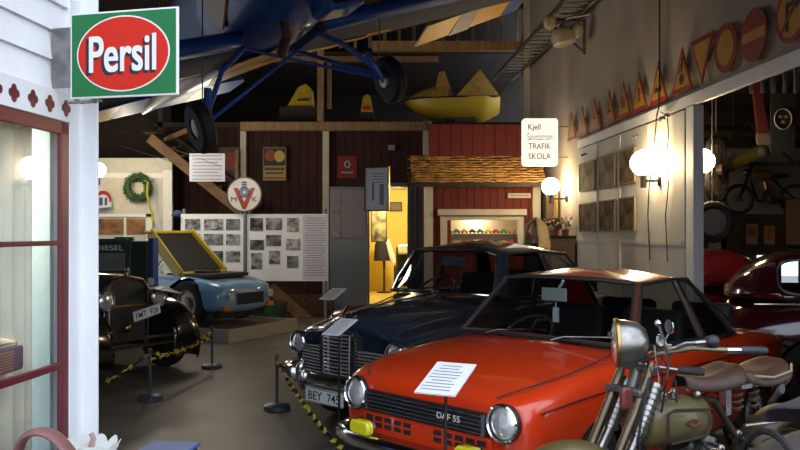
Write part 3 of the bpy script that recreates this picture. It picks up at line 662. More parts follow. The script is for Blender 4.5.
# things in the yellow room
sheet(371, 387, 203, 242, 20, 'framed picture with dark shapes at the left of the yellow room', mat('picture_dark', (.35, .3, .15), .6, color2=(.02, .02, .02), scale=4), 'framed_print', 'picture', frame_m=dark_wood)
sheet(390, 402, 202, 211, 21.9, 'small dark picture high on the yellow back wall', mat('picture_brown', (.12, .09, .06), .6), 'framed_print', 'picture', frame_m=dark_wood)
t = thing('coat_stand', 'black coat with a white sleeve on a stand in the yellow room', 'coat', (-.42, 21.2, .04))
b = MB(); b.cyl((0, 0, 0), (0, 0, 1.65), .03, 8); b.cyl((0, 0, 0), (0, 0, .03), .2, 12); b.build('stand', dark_wood, t)
b = MB(); b.lathe((-.05, 0, .85), (0, 0, 1), [(0, 0), (0, .22), (.4, .2), (.65, .12), (.72, 0)], 14); b.build('coat', black_matte, t)
b = MB(); b.tube([(.08, -.1, 1.4), (.2, -.15, 1.0), (.25, -.12, .8)], [.06, .08, .07], 8); b.build('sleeve', paper, t)
t = thing('armchair', 'black covered chair with a white throw in the yellow doorway', 'chair', (.25, 19.6, .04))
b = MB(); b.b2((-.35, -.3, .3), (.4, .35, .5)); b.b2((-.35, .25, .5), (.4, .4, 1.25)); b.b2((-.4, -.3, .3), (-.3, .35, .8)); b.build('cushion', black_matte, t, bevel=.06)
b = MB()
for x in (-.3, .33):
    for y in (-.25, .3): b.cyl((x, y, 0), (x, y, .32), .025, 8)
b.build('leg', dark_wood, t)
b = MB(); b.b2((-.3, .2, 1.05), (.1, .43, 1.3)); b.build('throw', paper, t, bevel=.04)

# ------------------------------------------------------------------ loft objects
def loft_boat():
    c = P(453, 98, 18.8); t = thing('pedal_boat', 'yellow hulled sidecar boat with a folded canvas top lying on the loft', 'boat', (c.x, 18.8, 4.05))
    b = MB(); rows = []
    n = 16
    for i in range(n + 1):
        u = i / n; x = -1.12 + 2.2 * u; wd = .42 * min(1, (sin(pi * min(u * .9 + .02, .5))) ** .6) * (1 if u < .85 else 1 - (u - .85) * 3)
        if i == 0: wd = .02
        zt = .68 + .06 * u; zb = .66 - .52 * min(1, sin(pi * min(u + .01, .5)) ** .7) * (1 if u < .8 else 1 - (u - .8) * 2.2)
        rows.append([(x, wd * cos(a), zt + (zb - zt) * max(0, -sin(a)) if sin(a) < 0 else zt) for a in [pi * 2 * k / 16 for k in range(16)]])
    b.grid(rows, closed=True); b.build('hull', mat('boat_yellow', (.65, .42, .03), .35), t)
    b = MB(); rows = []
    for i in range(9):
        u = i / 8; x = -1.08 + .95 * u; h = .35 * sin(pi / 2 * u) ** .8; wd = .40 * sin(pi / 2 * min(1, u * 1.3 + .05))
        rows.append([(x, wd * cos(pi * k / 10), .70 + h * sin(pi * k / 10)) for k in range(11)])
    b.grid(rows); b.build('fore_deck', mat('canvas_yellow', (.45, .26, .04), .8, var=.3), t)
    cv = MATS['canvas_yellow']
    b = MB(); b.prism([(-.42, .98), (-.35, 1.30), (-.22, 1.35), (.0, .74), (-.1, .72)], frame((0, .25, 0), (1, 0, 0), (0, 0, 1)), .5); b.build('windscreen_cover', cv, t, bevel=.02)
    b = MB(); b.add([(.05, -.36, .74), (1.05, -.34, .76), (1.1, .34, .76), (.05, .36, .74), (.62, -.22, 1.38), (.72, .22, 1.38)], [(0, 1, 4), (1, 2, 5, 4), (2, 3, 5), (3, 0, 4, 5)]); b.build('canopy', cv, t, smooth=0)
    b = MB(); b.tube([(-1.12, -.02, .69), (-.8, -.33, .70), (0, -.43, .715), (.9, -.36, .73), (1.06, -.2, .74)], .02, 6); b.build('rubbing_strip', black_matte, t)
    b = MB(); b.tube([(-.3, -.33, .74), (-.1, -.05, .98), (-.25, 0, 1.34)], .03, 6); b.build('windscreen_frame', black_matte, t)
    b = MB()
    for s in (-.25, .25): b.tube([(-.1, s, .25), (.35, s, -.0), (.55, s, .22)], .02, 6); b.cyl((-.6, s, .02), (.9, s, .02), .02, 6)
    b.box((.15, 0, .22), (.7, .5, .08)); b.build('cradle', rust, t)
loft_boat()
c = P(301, 104, 18.3)
t = thing('nose_cone', 'yellow tapered engine cowling with black marks on the loft floor behind the beam', 'cowling', (c.x, 18.3, 4.05))
b = MB(); b.prism([(-.32, .42), (.30, .42), (.26, .85), (.12, .98), (-.05, .9), (-.22, .6)], frame((0, .25, 0), (1, 0, 0), (0, 0, 1)), .4); b.build('shell', yellow_paint, t, bevel=.03)
b = MB(); b.b2((-.45, -.3, 0), (.45, .3, .42)); b.build('crate', dark_wood, t, smooth=0)
b = MB(); b.b2((-.05, -.262, .56), (.2, -.252, .60)); b.build('marking', ink, t, smooth=0)
c = P(367, 105, 18.0)
t = thing('marker_cone', 'small yellow rounded cone with a red stripe standing on the loft beam', 'cone', (c.x, 18.0, 4.05))
b = MB(); b.prism([(-.14, .28), (.14, .28), (.09, .6), (.04, .68), (-.04, .68), (-.09, .6)], frame((0, .1, 0), (1, 0, 0), (0, 0, 1)), .2); b.build('body', yellow_paint, t, bevel=.02)
b = MB(); b.b2((-.09, -.105, .34), (.09, -.1, .42)); b.build('stripe', redE, t, smooth=0)
b = MB(); b.b2((-.16, -.12, 0), (.16, .12, .28)); b.build('base', dark_wood, t, smooth=0)

# ------------------------------------------------------------------ stairs and timber at the left
t = thing('staircase', 'open pine staircase climbing to the loft at the left', 'staircase', (0, 0, 0))
b = MB(); p, q = P(150, 138, 16.3), P(244, 214, 16.3); b.bar(p, q, .1, .2); b.build('stringer', mat('aged_pine', (.20, .11, .05), .7, var=.4, scale=3), t, smooth=0)
b = MB(); p2, q2 = P(176, 140, 17.2), P(262, 205, 17.2); b.bar(p2, q2, .08, .14); b.build('rail', dark_wood, t, smooth=0)
b = MB(); 
for i in range(11):
    k_ = i / 10; m_ = p.lerp(q, k_); b.box((m_.x, 16.75, m_.z + .1), (.26, .9, .04))
b.build('tread', dark_wood, t, smooth=0)
b = MB(); b.bar(P(165, 140, 17.0), P(200, 125, 17.0), .1, .1); b.bar(P(237, 150, 17.3), P(237, 205, 17.3), .08, .08); b.build('post', wood, t, smooth=0)
b = MB(); b.bar(P(270, 287, 15.6), P(318, 330, 15.6), .12, .22); b.bar(P(268, 292, 15.7), P(268, 325, 15.7), .1, .1)
tag(b.build('timber_brace', wood, smooth=0), 'sloping pine beam leaning on the floor below the right photo board', 'beam')
t = thing('plank_pile', 'low stack of brown timber under the photo board', 'timber', (-2.1, 16.4, 0))
b = MB(); b.b2((-.7, -.2, 0), (.6, .4, .35)); b.build('plank', rust, t, smooth=0)
c = P(268, 303, 15.2)
t = thing('green_bowl', 'flat dark green round tub on the floor below the photo boards', 'tub', (c.x, 15.2, 0))
b = MB(); b.lathe((0, 0, 0), (0, 0, 1), [(0, 0), (0, .3), (.2, .36), (.32, .36), (.32, .3), (.22, 0)], 20); b.build('tub', mat('dark_green_paint', (.02, .07, .03), .5), t)

# white kiosk front at the far left, with wreath
t = thing('white_stall', 'white boarded stall front far left with a picture rail', 'stall', (0, 0, 0))
Y = 16.5
def rect(mb, px0, px1, y0, y1, Y, th=.08): a, c = P(px0, y0, Y), P(px1, y1, Y); mb.b2((a.x, Y, c.z), (c.x, Y + th, a.z))
b = MB(); rect(b, 60, 172, 158, 335, Y); b.build('boards', mat('stall_white', (.60, .60, .55), .6, var=.1), t, smooth=0)
b = MB(); rect(b, 60, 172, 173, 178, Y - .06); rect(b, 163, 172, 170, 320, Y - .07); rect(b, 60, 152, 214, 217, Y - .05); rect(b, 146, 152, 214, 246, Y - .05); rect(b, 124, 126, 216, 240, Y - .05); b.build('moulding', white_paint, t, smooth=0)
b = MB(); 
for a0, a1 in ((97, 123), (127, 145)): rect(b, a0, a1, 219, 234, Y - .03, .02)
b.build('picture_strip', mat('picture_orange', (.42, .20, .06), .6, color2=(.10, .05, .02), scale=4), t, smooth=0)
point_lamp('stall_lamp', P(140, 160, 14.2), 55, (1, .9, .7), .12)
c = P(138, 187.5, 16.36)
t = thing('wreath', 'green fir wreath with a yellow ribbon hanging on the white stall', 'wreath', c)
b = MB(); random.seed(5)
for i in range(520):
    a = random.uniform(0, 2 * pi); ph = random.uniform(0, 2 * pi); rr = .075
    p = Vector(((.225 + rr * cos(ph)) * cos(a), rr * sin(ph), (.225 + rr * cos(ph)) * sin(a)))
    d = Vector((random.uniform(-1, 1), random.uniform(-1, .2), random.uniform(-1, 1))).normalized() * .055; e = d.cross(Vector((.3, 1, .2))).normalized() * .012
    b.add([p, p + e, p + d, p - e], [(0, 1, 2, 3)])
b.tube([(.225 * cos(2 * pi * k / 24), 0, .225 * sin(2 * pi * k / 24)) for k in range(24)], .06, 8, closed=True)
b.build('greenery', green_leaf, t, smooth=0)
b = MB(); b.tube([(.16, -.1, .14), (.24, -.12, .10), (.22, -.12, -.15), (.30, -.1, -.45), (.34, -.08, -.72)], [.03, .035, .04, .035, .05], 8, flat=.4); b.build('ribbon', mat('ribbon_yellow', (.60, .58, .05), .5), t)
F = frame(P(103.5, 200.5, 16.3), (1, 0, 0), (0, 0, 1))
t = thing('wall_badge', 'small round red and blue badge on the white stall', 'badge', M=F)
b = MB(); b.prism(circ(.16, 24, 0, .04), Matrix(), .02); b.build('disc', sgr, t, smooth=0)
b = MB(); b.prism(circ(.12, 20, 0, .0), Matrix(), .025); b.prism(R_(0, -.1, .34, .10, .15), Matrix(), .03); b.build('picture', mat('badge_pale', (.55, .58, .65), .5), t, smooth=0)
b = MB(); b.prism(R_(-.04, -.02, .07, .16), Matrix(), .034); b.prism(R_(.06, -.02, .05, .16), Matrix(), .034); b.build('emblem', blu, t, smooth=0)
# cap and pump box between stall and board
c = P(178, 214, 14.95); b = MB(); b.ball(c, .09, 12, (1.2, .8, .8)); b.box(c + Vector((-.02, -.08, -.02)), (.14, .14, .02)); tag(b.build('cap', mat('blue_cloth', (.03, .05, .14), .8)), 'dark blue peaked cap hanging at the left end of the photo boards', 'cap')
# ------------------------------------------------------------------ cars
def paint(name, c, var=.0, rough=.25): return mat(name, c, rough, coat=1., var=var, scale=2, bump=.02, bscale=3)
interior = mat('dark_upholstery', (.018, .017, .018), .7, bump=.1)
seal = mat('rubber_seal', (.02, .02, .02), .6)

def shell(root, name, m, rings, arches, open_rows=(), open_from=None, subs=3, crease=None):
    """rings: for each station a half section (x, y, z) from bottom centre (y=0) to top centre (y=0)"""
    n = len(rings[0]); vs = []; ring_idx = []
    for R in rings:
        k = len(vs); full = list(R) + [(x, -y, z) for x, y, z in R[-2:0:-1]]; vs += full; ring_idx.append(list(range(k, k + len(full))))
    N = 2 * n - 2; fs = []
    for i in range(len(rings) - 1):
        for k in range(N):
            l = (k + 1) % N
            if i in open_rows and open_from is not None and open_from <= k < N - open_from: continue
            fs.append((ring_idx[i][k], ring_idx[i + 1][k], ring_idx[i + 1][l], ring_idx[i][l]))
    fs.append(tuple(ring_idx[0])); fs.append(tuple(ring_idx[-1][::-1]))
    me = bpy.data.meshes.new(name); me.from_pydata(vs, [], fs)
    bm = bmesh.new(); bm.from_mesh(me); bmesh.ops.recalc_face_normals(bm, faces=bm.faces); bm.to_mesh(me); bm.free()
    o = bpy.data.objects.new(name, me); col.objects.link(o); md = o.modifiers.new('u', 'SUBSURF'); md.levels = subs; md.render_levels = subs
    me2 = bpy.data.meshes.new_from_object(o.evaluated_get(bpy.context.evaluated_depsgraph_get())); bpy.data.objects.remove(o)
    bm = bmesh.new(); bm.from_mesh(me2)
    for (ax, az, ar) in arches:
        dead = [f for f in bm.faces if abs(f.calc_center_median().y) > .42 and (f.calc_center_median().x - ax) ** 2 + (f.calc_center_median().z - az) ** 2 < ar * ar]
        bmesh.ops.delete(bm, geom=dead, context='FACES')
        for v in bm.verts:
            if abs(v.co.y) > .42 and any(e.is_boundary for e in v.link_edges):
                d = Vector((v.co.x - ax, 0, v.co.z - az))
                if abs(d.length - ar) < .09 and d.length > 1e-4: d = d.normalized() * ar; v.co.x = ax + d.x; v.co.z = az + d.z
    bm.to_mesh(me2); bm.free(); me2.materials.clear(); me2.materials.append(m); me2.shade_smooth(); me2.set_sharp_from_angle(angle=radians(50))
    o = bpy.data.objects.new(name, me2); col.objects.link(o); o.parent = root; return o

def wheel(root, x, y, r, w_, hub=None, tw=None, cap_m=None, spokes=False, name='wheel'):
    s = -1 if y < 0 else 1
    b = MB(); b.lathe((x, y - s * w_, r), (0, s, 0), [(0, r * .5), (0, r * .85), (w_ * .15, r), (w_ * .85, r), (w_, r * .88), (w_ * .97, r * .62), (w_ * .8, r * .6)], 32)
    t = b.build(name, rubber, root)
    b = MB(); b.lathe((x, y - s * w_, r), (0, s, 0), [(w_ * .5, 0), (w_ * .5, r * .6), (w_ * .92, r * .62), (w_ * .9, r * .55), (w_ * .7, r * .5), (w_ * .72, r * .3), (w_ * .95, r * .26), (w_ * 1.02, 0)], 28)
    b.build('rim', hub or dull_metal, t)
    if cap_m:
        b = MB(); b.lathe((x, y - s * w_, r), (0, s, 0), [(w_ * .9, r * .3), (w_ * 1.05, r * .24), (w_ * 1.15, 0)], 20); b.build('hub_cap', cap_m, t)
    return t

def headlight(root, p, d, r, bezel=chrome, name='headlight', pod=0., pod_m=None):
    p = Vector(p); d = Vector(d).normalized()
    b = MB(); prof = [(-pod, r * .25), (-pod * .6, r * .8), (-.01, r * 1.12), (.012, r * 1.14), (.02, r * 1.04), (.006, r * .97)] if pod else [(-.05, r * 1.0), (-.01, r * 1.12), (.012, r * 1.14), (.02, r * 1.04), (.006, r * .97)]
    b.lathe(p, d, prof, 28); h = b.build(name, pod_m or bezel, root)
    b = MB(); b.lathe(p, d, [(.0, r * 1.0), (.014, r * .85), (.03, r * .5), (.036, 0)], 24); b.build('lens', lens_glass, h)
    b = MB(); b.lathe(p, d, [(.014, r * 1.1), (.022, r * 1.1), (.03, r * 1.02), (.018, r * .96)], 28); b.build('rim', chrome, h)
    return h

def seats(root, x0, x1, yw, zf, zt, m=interior):
    b = MB(); b.b2((x0, -yw, .28), (x1, yw, zf - .28)); b.build('floor_pan', interior, root, smooth=0)
    for sx in (x0 + .55, x0 + 1.35):
        if sx + .3 > x1: continue
        for y in (-.32, .32):
            b = MB(); b.box((sx, y, zf - .32), (.5, .5, .18)); b.bar((sx + .22, y, zf - .3), (sx + .38, y, zt), .5, .12, (0, 1, 0)) if False else b.box((sx + .3, y, (zf + zt) / 2 - .12), (.13, .48, zt - zf + .32), Matrix.Rotation(.2, 3, 'Y'))
            b.build('seat', m, root, bevel=.04)

def greenhouse(root, belt, roof, kinds, dome, roof_m, pillar_m, trim_m, glass_m=None, bulge=.03, trim_r=.012, crown_n=5, roof_over=.0, sag=0.):
    """belt/roof: matching points from front centre round the +y side to rear centre; kinds per segment"""
    gm = glass_m or car_glass
    def mir(p, s): return Vector((p[0], p[1] * s, p[2]))
    n = len(belt)
    def pt(i, t, s): # i float index
        k = min(n - 2, int(i)); f = i - k
        a = Vector(belt[k]).lerp(Vector(belt[k + 1]), f); c = Vector(roof[k]).lerp(Vector(roof[k + 1]), f)
        q = a.lerp(c, t); return Vector((q.x, q.y * s, q.z))
    # roof: rings towards the middle
    loop = [mir(p, 1) for p in roof] + [mir(p, -1) for p in roof[-2:0:-1]]
    cx = (roof[0][0] + roof[-1][0]) / 2
    rows = []
    for t in (1., .97, .85, .65, .4, .15):
        rr = []
        for p in loop: rr.append((cx + (p.x - cx) * t, p.y * t, p.z + dome * (1 - t ** 2.2) - (.0 if t < 1 else .012)))
        rows.append(rr)
    b = MB(); b.grid(rows, closed=True); k = len(loop); b.f.append(tuple(range(5 * k, 6 * k)))
    b.build('roof', roof_m, root, smooth=180, subs=1)
    # panes and pillars
    i = 0; pil = MB(); big = MB(); done = 0
    side_n = 0
    for i, kd in enumerate(kinds):
        if kd in 'pP':
            for s in (1, -1):
                rows = [[pt(i + f / 4, t / 6, s) for f in range(5)] for t in range(7)]; (pil if kd == 'p' else big).grid(rows)
        elif kd == 'g':
            for s in (1, -1):
                rows = []
                for t in range(7):
                    r = []
                    for f in range(7):
                        q = pt(i + f / 6, t / 6, s); r.append(q)
                    rows.append(r)
                b = MB(); b.grid(rows); pn = b.build('side_window', gm, root, smooth=180)
                edge = [pt(i, .02, s), pt(i + 1, .02, s), pt(i + 1, .98, s), pt(i, .98, s)]
                b = MB(); b.tube(edge, trim_r, 6, closed=True); b.build('window_trim', trim_m, pn)
    fr_ = 0
    for which in (0, 1):
        # windshield: segments marked 'w' at the front, rear window: 'r'
        segs = [i for i, kd in enumerate(kinds) if kd == ('w', 'r')[which]]
        if not segs: continue
        a0, a1 = segs[0], segs[-1] + 1
        m_ = 10; rows = []
        for t in range(8):
            r = []
            idx = [a0 + (a1 - a0) * f / m_ for f in range(m_ + 1)]
            if which == 0: seq = [(j, -1) for j in idx[::-1]] + [(j, 1) for j in idx[1:]]
            else: seq = [(j, 1) for j in idx] + [(j, -1) for j in idx[-2::-1]]
            r = [pt(j, t / 7, s) for j, s in seq]
            rows.append(r)
        b = MB(); b.grid(rows); pn = b.build(('windshield', 'rear_window')[which], gm, root, smooth=180)
        edge = rows[0] + [r[-1] for r in rows[1:-1]] + rows[-1][::-1] + [r[0] for r in rows[-2:0:-1]]
        b = MB(); b.tube(edge, trim_r * 1.3, 6, closed=True); b.build('window_seal', trim_m, pn)
    if pil.v: pil.build('pillar', pillar_m, root, smooth=60, solid=.012)
    if big.v: big.build('pillar', roof_m, root, smooth=180, solid=.012)
    for s in (1, -1):
        pass

def plate(root, F, w_, h_, body, name='license_plate', m=None):
    b = MB(); b.prism(rrect(w_, h_, .012), F, .008); p = b.build(name, paper, root, smooth=0)
    b = MB(); 
    b.prism(R_(0, h_ / 2 - .006, w_ - .02, .004), F, .0095); b.prism(R_(0, -h_ / 2 + .006, w_ - .02, .004), F, .0095)
    b.build('plate_border', ink, p, smooth=0)
    text('lettering', body, F, w_ * .84, h_ * .62, ink, p, off=.02, ext=.011)
    return p
def steering(root, c, r=.19):
    b = MB(); c = Vector(c); ax = Vector((-.6, 0, .8)).normalized(); u = Vector((0, 1, 0)); v = ax.cross(u)
    b.tube([c + (u * cos(2 * pi * k / 24) + v * sin(2 * pi * k / 24)) * r for k in range(24)], .013, 6, closed=True)
    for k in range(3): a = 2 * pi * k / 3 + .5; b.cyl(c, c + (u * cos(a) + v * sin(a)) * r, .01, 6)
    b.cyl(c, c - ax * .4, .02, 8); b.build('steering_wheel', mat('horn_plastic', (.06, .055, .05), .3), root)

# ---- orange-red coupe
orange = paint('orange_red_paint', (.64, .040, .005), rough=.3)
L_ = Vector((.715, .70, 0)).normalized()
car = thing('coupe', 'orange red two door coupe with yellow fog lamps and an information sheet before its bonnet', 'car', (.16, 4.585, 0), atan2(.70, .715)); car.scale = (.95, 1, 1)
def half(x, wb, w, zb, zs, zt, he=None, dx=0.):
    return [(x + dx, 0, zb), (x + dx, wb * .8, zb), (x + dx * .6, w - .05, zb + .02), (x + dx * .3, w, (zb + zs) * .5 - .03), (x, w, zs - .13), (x, w - .015, zs - .035),
            (x, w - .07, zs), (x, w - .16, zs + (zt - zs) * .3), (x, w * .45, zs + (zt - zs) * .85), (x, 0, zt)]
rg = [half(-.03, .60, .66, .36, .715, .725), half(.0, .64, .71, .32, .755, .765), half(.10, .68, .745, .28, .80, .81), half(.35, .70, .76, .24, .845, .87),
      half(.7, .72, .77, .22, .88, .925), half(1.04, .72, .775, .21, .895, .955), half(1.12, .72, .775, .21, .90, .94), half(2.0, .72, .78, .21, .89, .90), half(2.75, .72, .78, .21, .895, .90),
      half(2.95, .72, .775, .22, .895, .915), half(3.3, .70, .765, .25, .875, .89), half(3.55, .68, .73, .30, .83, .84), half(3.64, .62, .66, .36, .78, .79)]
shell(car, 'body', orange, rg, [(.66, .28, .34), (2.95, .28, .34)], open_rows=(6, 7), open_from=7)
for y in (-.73, .73):
    wheel(car, .66, y, .285, .16, mat('wheel_grey', (.25, .25, .26), .4), cap_m=chrome); wheel(car, 2.95, y, .285, .16, mat('wheel_grey', (.2, .2, .2)), cap_m=chrome)
b = MB(); b.b2((.25, -.62, .24), (3.4, .62, .70)); b.build('underbody', black_matte, car, smooth=0)
for y in (-.575, .575): headlight(car, (-.035, y, .655), (-1, 0, .05), .092, mat('bezel_black', (.02, .02, .02), .4))
# black grille band and slotted valance
b = MB(); b.b2((-.062, -.475, .565), (.05, .475, .69)); g = b.build('grille', mat('grille_black', (.012, .012, .014), .35), car, smooth=0, bevel=.01)
b = MB()
for z in (.58, .603, .626, .649, .672): b.b2((-.07, -.47, z), (-.058, .47, z + .005))
for y in (-.46, .46): b.b2((-.072, y - .01, .57), (-.058, y + .01, .685))
b.build('grille_bar', mat('grille_trim', (.35, .35, .36), .25, .9), g, smooth=0)
text('lettering', 'DAF 55', frame((-.073, -.22, .636), (0, -1, 0), (0, 0, 1)), .17, .035, whE, g, off=.02, ext=.002)
b = MB(); b.b2((-.052, -.50, .43), (.0, .50, .565)); vl = b.build('valance', orange, car, smooth=0, bevel=.012)
b = MB()
for i in range(12):
    y = -.44 + i * .08
    if abs(i - 5.5) < 1: continue
    for z in (.475, .515): b.b2((-.0535, y - .03, z), (-.05, y + .03, z + .028))
b.build('slots', black_matte, vl, smooth=0)
def bumper(root, pts, h, th, m, name='bumper'):
    b = MB(); pts = [Vector(p) for p in pts]; rows = []
    N = len(pts)
    for i, p in enumerate(pts):
        a = pts[max(0, i - 1)]; c = pts[min(N - 1, i + 1)]; d = (c - a).normalized(); nn = Vector((d.y, -d.x, 0)).normalized()
        rows.append([p + nn * (th * cos(q)) + Vector((0, 0, h / 2 * sin(q))) for q in [2 * pi * k / 12 for k in range(12)]])
    b.grid(rows, closed=True); b.f.append(tuple(range(12))); b.f.append(tuple((N - 1) * 12 + k for k in range(12)))
    return b.build(name, m, root)
bumper(car, [(.25, .80, .40), (.08, .79, .40), (-.06, .72, .40), (-.13, .55, .40), (-.155, .25, .40), (-.16, 0, .40), (-.155, -.25, .40), (-.13, -.55, .40), (-.06, -.72, .40), (.08, -.79, .40), (.25, -.80, .40)], .09, .022, chrome)
bumper(car, [(3.4, .77, .42), (3.66, .72, .42), (3.74, .4, .42), (3.75, 0, .42), (3.74, -.4, .42), (3.66, -.72, .42), (3.4, -.77, .42)], .09, .022, chrome, 'rear_bumper')
fog = mat('yellow_lamp_glass', (.75, .70, .02), .15, coat=1)
for y in (-.43, .41):
    b = MB(); b.prism(rrect(.17, .085, .035), frame((-.13, y, .485), (0, -1, 0), (0, 0, 1)), .05); f_ = b.build('fog_lamp', fog, car, smooth=60, bevel=.012)
    b = MB(); b.prism(rrect(.185, .10, .04), frame((-.13, y, .485), (0, -1, 0), (0, 0, 1)), .02, -.008); b.cyl((-.11, y, .38), (-.11, y, .45), .01, 6); b.build('lamp_rim', chrome, f_)
# bonnet shut line and crease
b = MB()
for s in (1, -1): b.tube([(.0, s * .50, .772), (.10, s * .60, .82), (.4, s * .665, .862), (.7, s * .675, .90), (1.03, s * .67, .945)], .004, 5)
b.build('bonnet_gap', seal, car)
b = MB()
for s in (1, -1): b.tube([(.06, s * .745, .715), (.4, s * .768, .745), (1.2, s * .782, .775), (2.4, s * .786, .785), (3.4, s * .755, .775)], .005, 5)
b.build('side_moulding', mat('moulding_dark', (.10, .012, .01), .4), car)
b = MB()
for x0 in (1.33, 2.33):
    b.tube([(x0, -.785, .30), (x0, -.79, .6), (x0, -.775, .88)], .004, 5)
b.tube([(1.33, -.788, .31), (2.33, -.788, .31)], .004, 5); b.build('door_gap', seal, car)
b = MB(); b.box((2.2, -.80, .73), (.14, .02, .025)); b.build('door_handle', chrome, car, bevel=.006)
belt = [(1.00, 0, .975), (1.03, .35, .97), (1.14, .665, .945), (1.20, .69, .935), (2.02, .715, .92), (2.06, .715, .92), (2.62, .68, .915), (2.96, .58, .92), (3.06, .3, .92), (3.08, 0, .92)]
roof = [(1.40, 0, 1.335), (1.42, .30, 1.333), (1.48, .52, 1.315), (1.51, .55, 1.315), (1.92, .56, 1.335), (1.95, .56, 1.335), (2.18, .54, 1.325), (2.42, .44, 1.29), (2.50, .25, 1.30), (2.52, 0, 1.305)]
greenhouse(car, belt, roof, ['w', 'w', 'p', 'g', 'p', 'g', 'P', 'r', 'r'], .055, orange, mat('pillar_brown', (.10, .035, .025), .3, coat=1), seal)
# brown red A pillars, chrome window post
b = MB()
for s in (1, -1): b.tube([(1.15, s * .68, .94), (1.32, s * .60, 1.13), (1.49, s * .53, 1.31)], .024, 8)
b.build('front_pillar', mat('pillar_brown', (.16, .05, .035), .3, coat=1), car)
b = MB()
for s in (1, -1): b.bar((2.07, s * .722, .92), (1.94, s * .567, 1.325), .012, .05, (0, 1, 0))
b.build('window_post', chrome, car, smooth=0)
b = MB()
for s in (1, -1): b.tube([(1.2, s * .70, .93), (2.04, s * .726, .915), (2.64, s * .69, .91)], .009, 6); b.tube([(1.51, s * .557, 1.31), (1.93, s * .57, 1.33), (2.18, s * .55, 1.32), (2.40, s * .62, 1.12), (2.64, s * .69, .92)], .011, 6)
b.build('window_moulding', seal, car)
seats(car, 1.25, 2.9, .64, .80, 1.06)
b = MB(); b.b2((1.1, -.62, .72), (1.32, .62, .91)); b.build('dashboard', interior, car, bevel=.03)
steering(car, (1.46, .32, .92))
b = MB()
for y in (-.18, .35): b.tube([(.97, y - .02, .965), (1.0, y - .1, .99), (1.07, y - .42, 1.01), (1.06, y - .46, 1.0)], [.008, .009, .012, .006], 6, flat=.6)
b.build('wiper', chrome, car)
b = MB(); b.box((1.36, 0.03, 1.22), (.02, .20, .09)); b.tube([(1.37, 0.0, 1.26), (1.39, -.03, 1.32)], .012, 6); mr = b.build('interior_mirror', mat('mirror_card', (.5, .58, .55), .4), car, smooth=0, bevel=.006)
b = MB(); b.box((1.365, 0.02, 1.08), (.01, .045, .10)); b.tube([(1.365, .02, 1.17), (1.365, .02, 1.12)], .004, 5); b.build('hanging_tag', paper, mr, smooth=0)
b = MB(); b.lathe((1.45, -.77, 1.06), (-1, .6, 0), [(-.03, .02), (-.02, .045), (.0, .05), (.005, .045), (.004, 0)], 16); b.tube([(1.45, -.72, .93), (1.46, -.77, 1.03)], .008, 6); b.build('wing_mirror', chrome, car)

# ---- dark blue saloon
navy = paint('dark_navy_paint', (.018, .028, .046), rough=.25)
sal = thing('saloon', 'rounded dark navy saloon with horizontal grille bars and plate BEY 745', 'car', (-.39, 6.50, 0), atan2(.73, .68))
def hs(x, pts, dxs=None): return [(x + (dxs[i] if dxs else 0), y, z) for i, (y, z) in enumerate(pts)]
# points: bottom, bottom side, sill, side, fender shoulder, fender top, valley, bonnet side, bonnet top side, centre
rg = [hs(-.12, [(0, .38), (.18, .38), (.28, .42), (.30, .50), (.30, .60), (.29, .70), (.27, .76), (.24, .82), (.15, .86), (0, .88)], [.0, .02, .1, .18, .22, .22, .18, .12, .06, 0]),
      hs(-.06, [(0, .32), (.30, .32), (.55, .38), (.66, .50), (.70, .66), (.60, .78), (.40, .78), (.26, .86), (.17, .93), (0, .95)], [0, 0, .02, .04, .06, .04, .06, .02, 0, -.02]),
      hs(.02, [(0, .28), (.45, .28), (.68, .34), (.75, .50), (.76, .68), (.66, .84), (.44, .83), (.32, .90), (.20, .97), (0, 1.0)]),
      hs(.35, [(0, .25), (.5, .25), (.74, .32), (.80, .50), (.80, .72), (.68, .91), (.50, .89), (.40, .94), (.26, 1.01), (0, 1.04)]),
      hs(.8, [(0, .25), (.5, .25), (.76, .30), (.82, .50), (.82, .74), (.72, .92), (.58, .94), (.48, .98), (.32, 1.04), (0, 1.07)]),
      hs(1.15, [(0, .25), (.5, .25), (.76, .30), (.82, .50), (.82, .76), (.76, .93), (.67, 1.0), (.58, 1.03), (.36, 1.07), (0, 1.09)]),
      hs(1.28, [(0, .25), (.5, .25), (.76, .30), (.82, .50), (.83, .78), (.78, .95), (.71, 1.03), (.62, 1.06), (.38, 1.07), (0, 1.08)]),
      hs(2.1, [(0, .25), (.5, .25), (.76, .30), (.83, .50), (.85, .78), (.79, .96), (.73, 1.04), (.62, 1.06), (.38, 1.07), (0, 1.08)]),
      hs(2.95, [(0, .25), (.5, .25), (.76, .30), (.83, .50), (.85, .78), (.78, .95), (.71, 1.03), (.60, 1.05), (.36, 1.06), (0, 1.07)]),
      hs(3.15, [(0, .26), (.5, .26), (.75, .32), (.82, .50), (.82, .74), (.74, .90), (.64, .99), (.52, 1.01), (.34, 1.03), (0, 1.05)]),
      hs(3.6, [(0, .30), (.45, .30), (.68, .36), (.76, .50), (.76, .66), (.66, .80), (.54, .84), (.42, .87), (.28, .90), (0, .92)]),
      hs(3.88, [(0, .36), (.35, .36), (.5, .40), (.58, .50), (.58, .58), (.48, .66), (.40, .68), (.30, .70), (.2, .72), (0, .74)])]
shell(sal, 'body', navy, rg, [(.52, .33, .38), (3.0, .33, .38)], open_rows=(6, 7), open_from=7)
for y in (-.74, .74): wheel(sal, .52, y, .33, .17, dull_metal, cap_m=chrome); wheel(sal, 3.0, y, .33, .17, dull_metal, cap_m=chrome)
b = MB(); b.b2((.1, -.6, .28), (3.6, .6, .74)); b.build('underbody', black_matte, sal, smooth=0)
for y in (-.565, .565): headlight(sal, (-.085, y, .715), (-1, 0, 0), .088, navy, pod=.2, pod_m=navy)
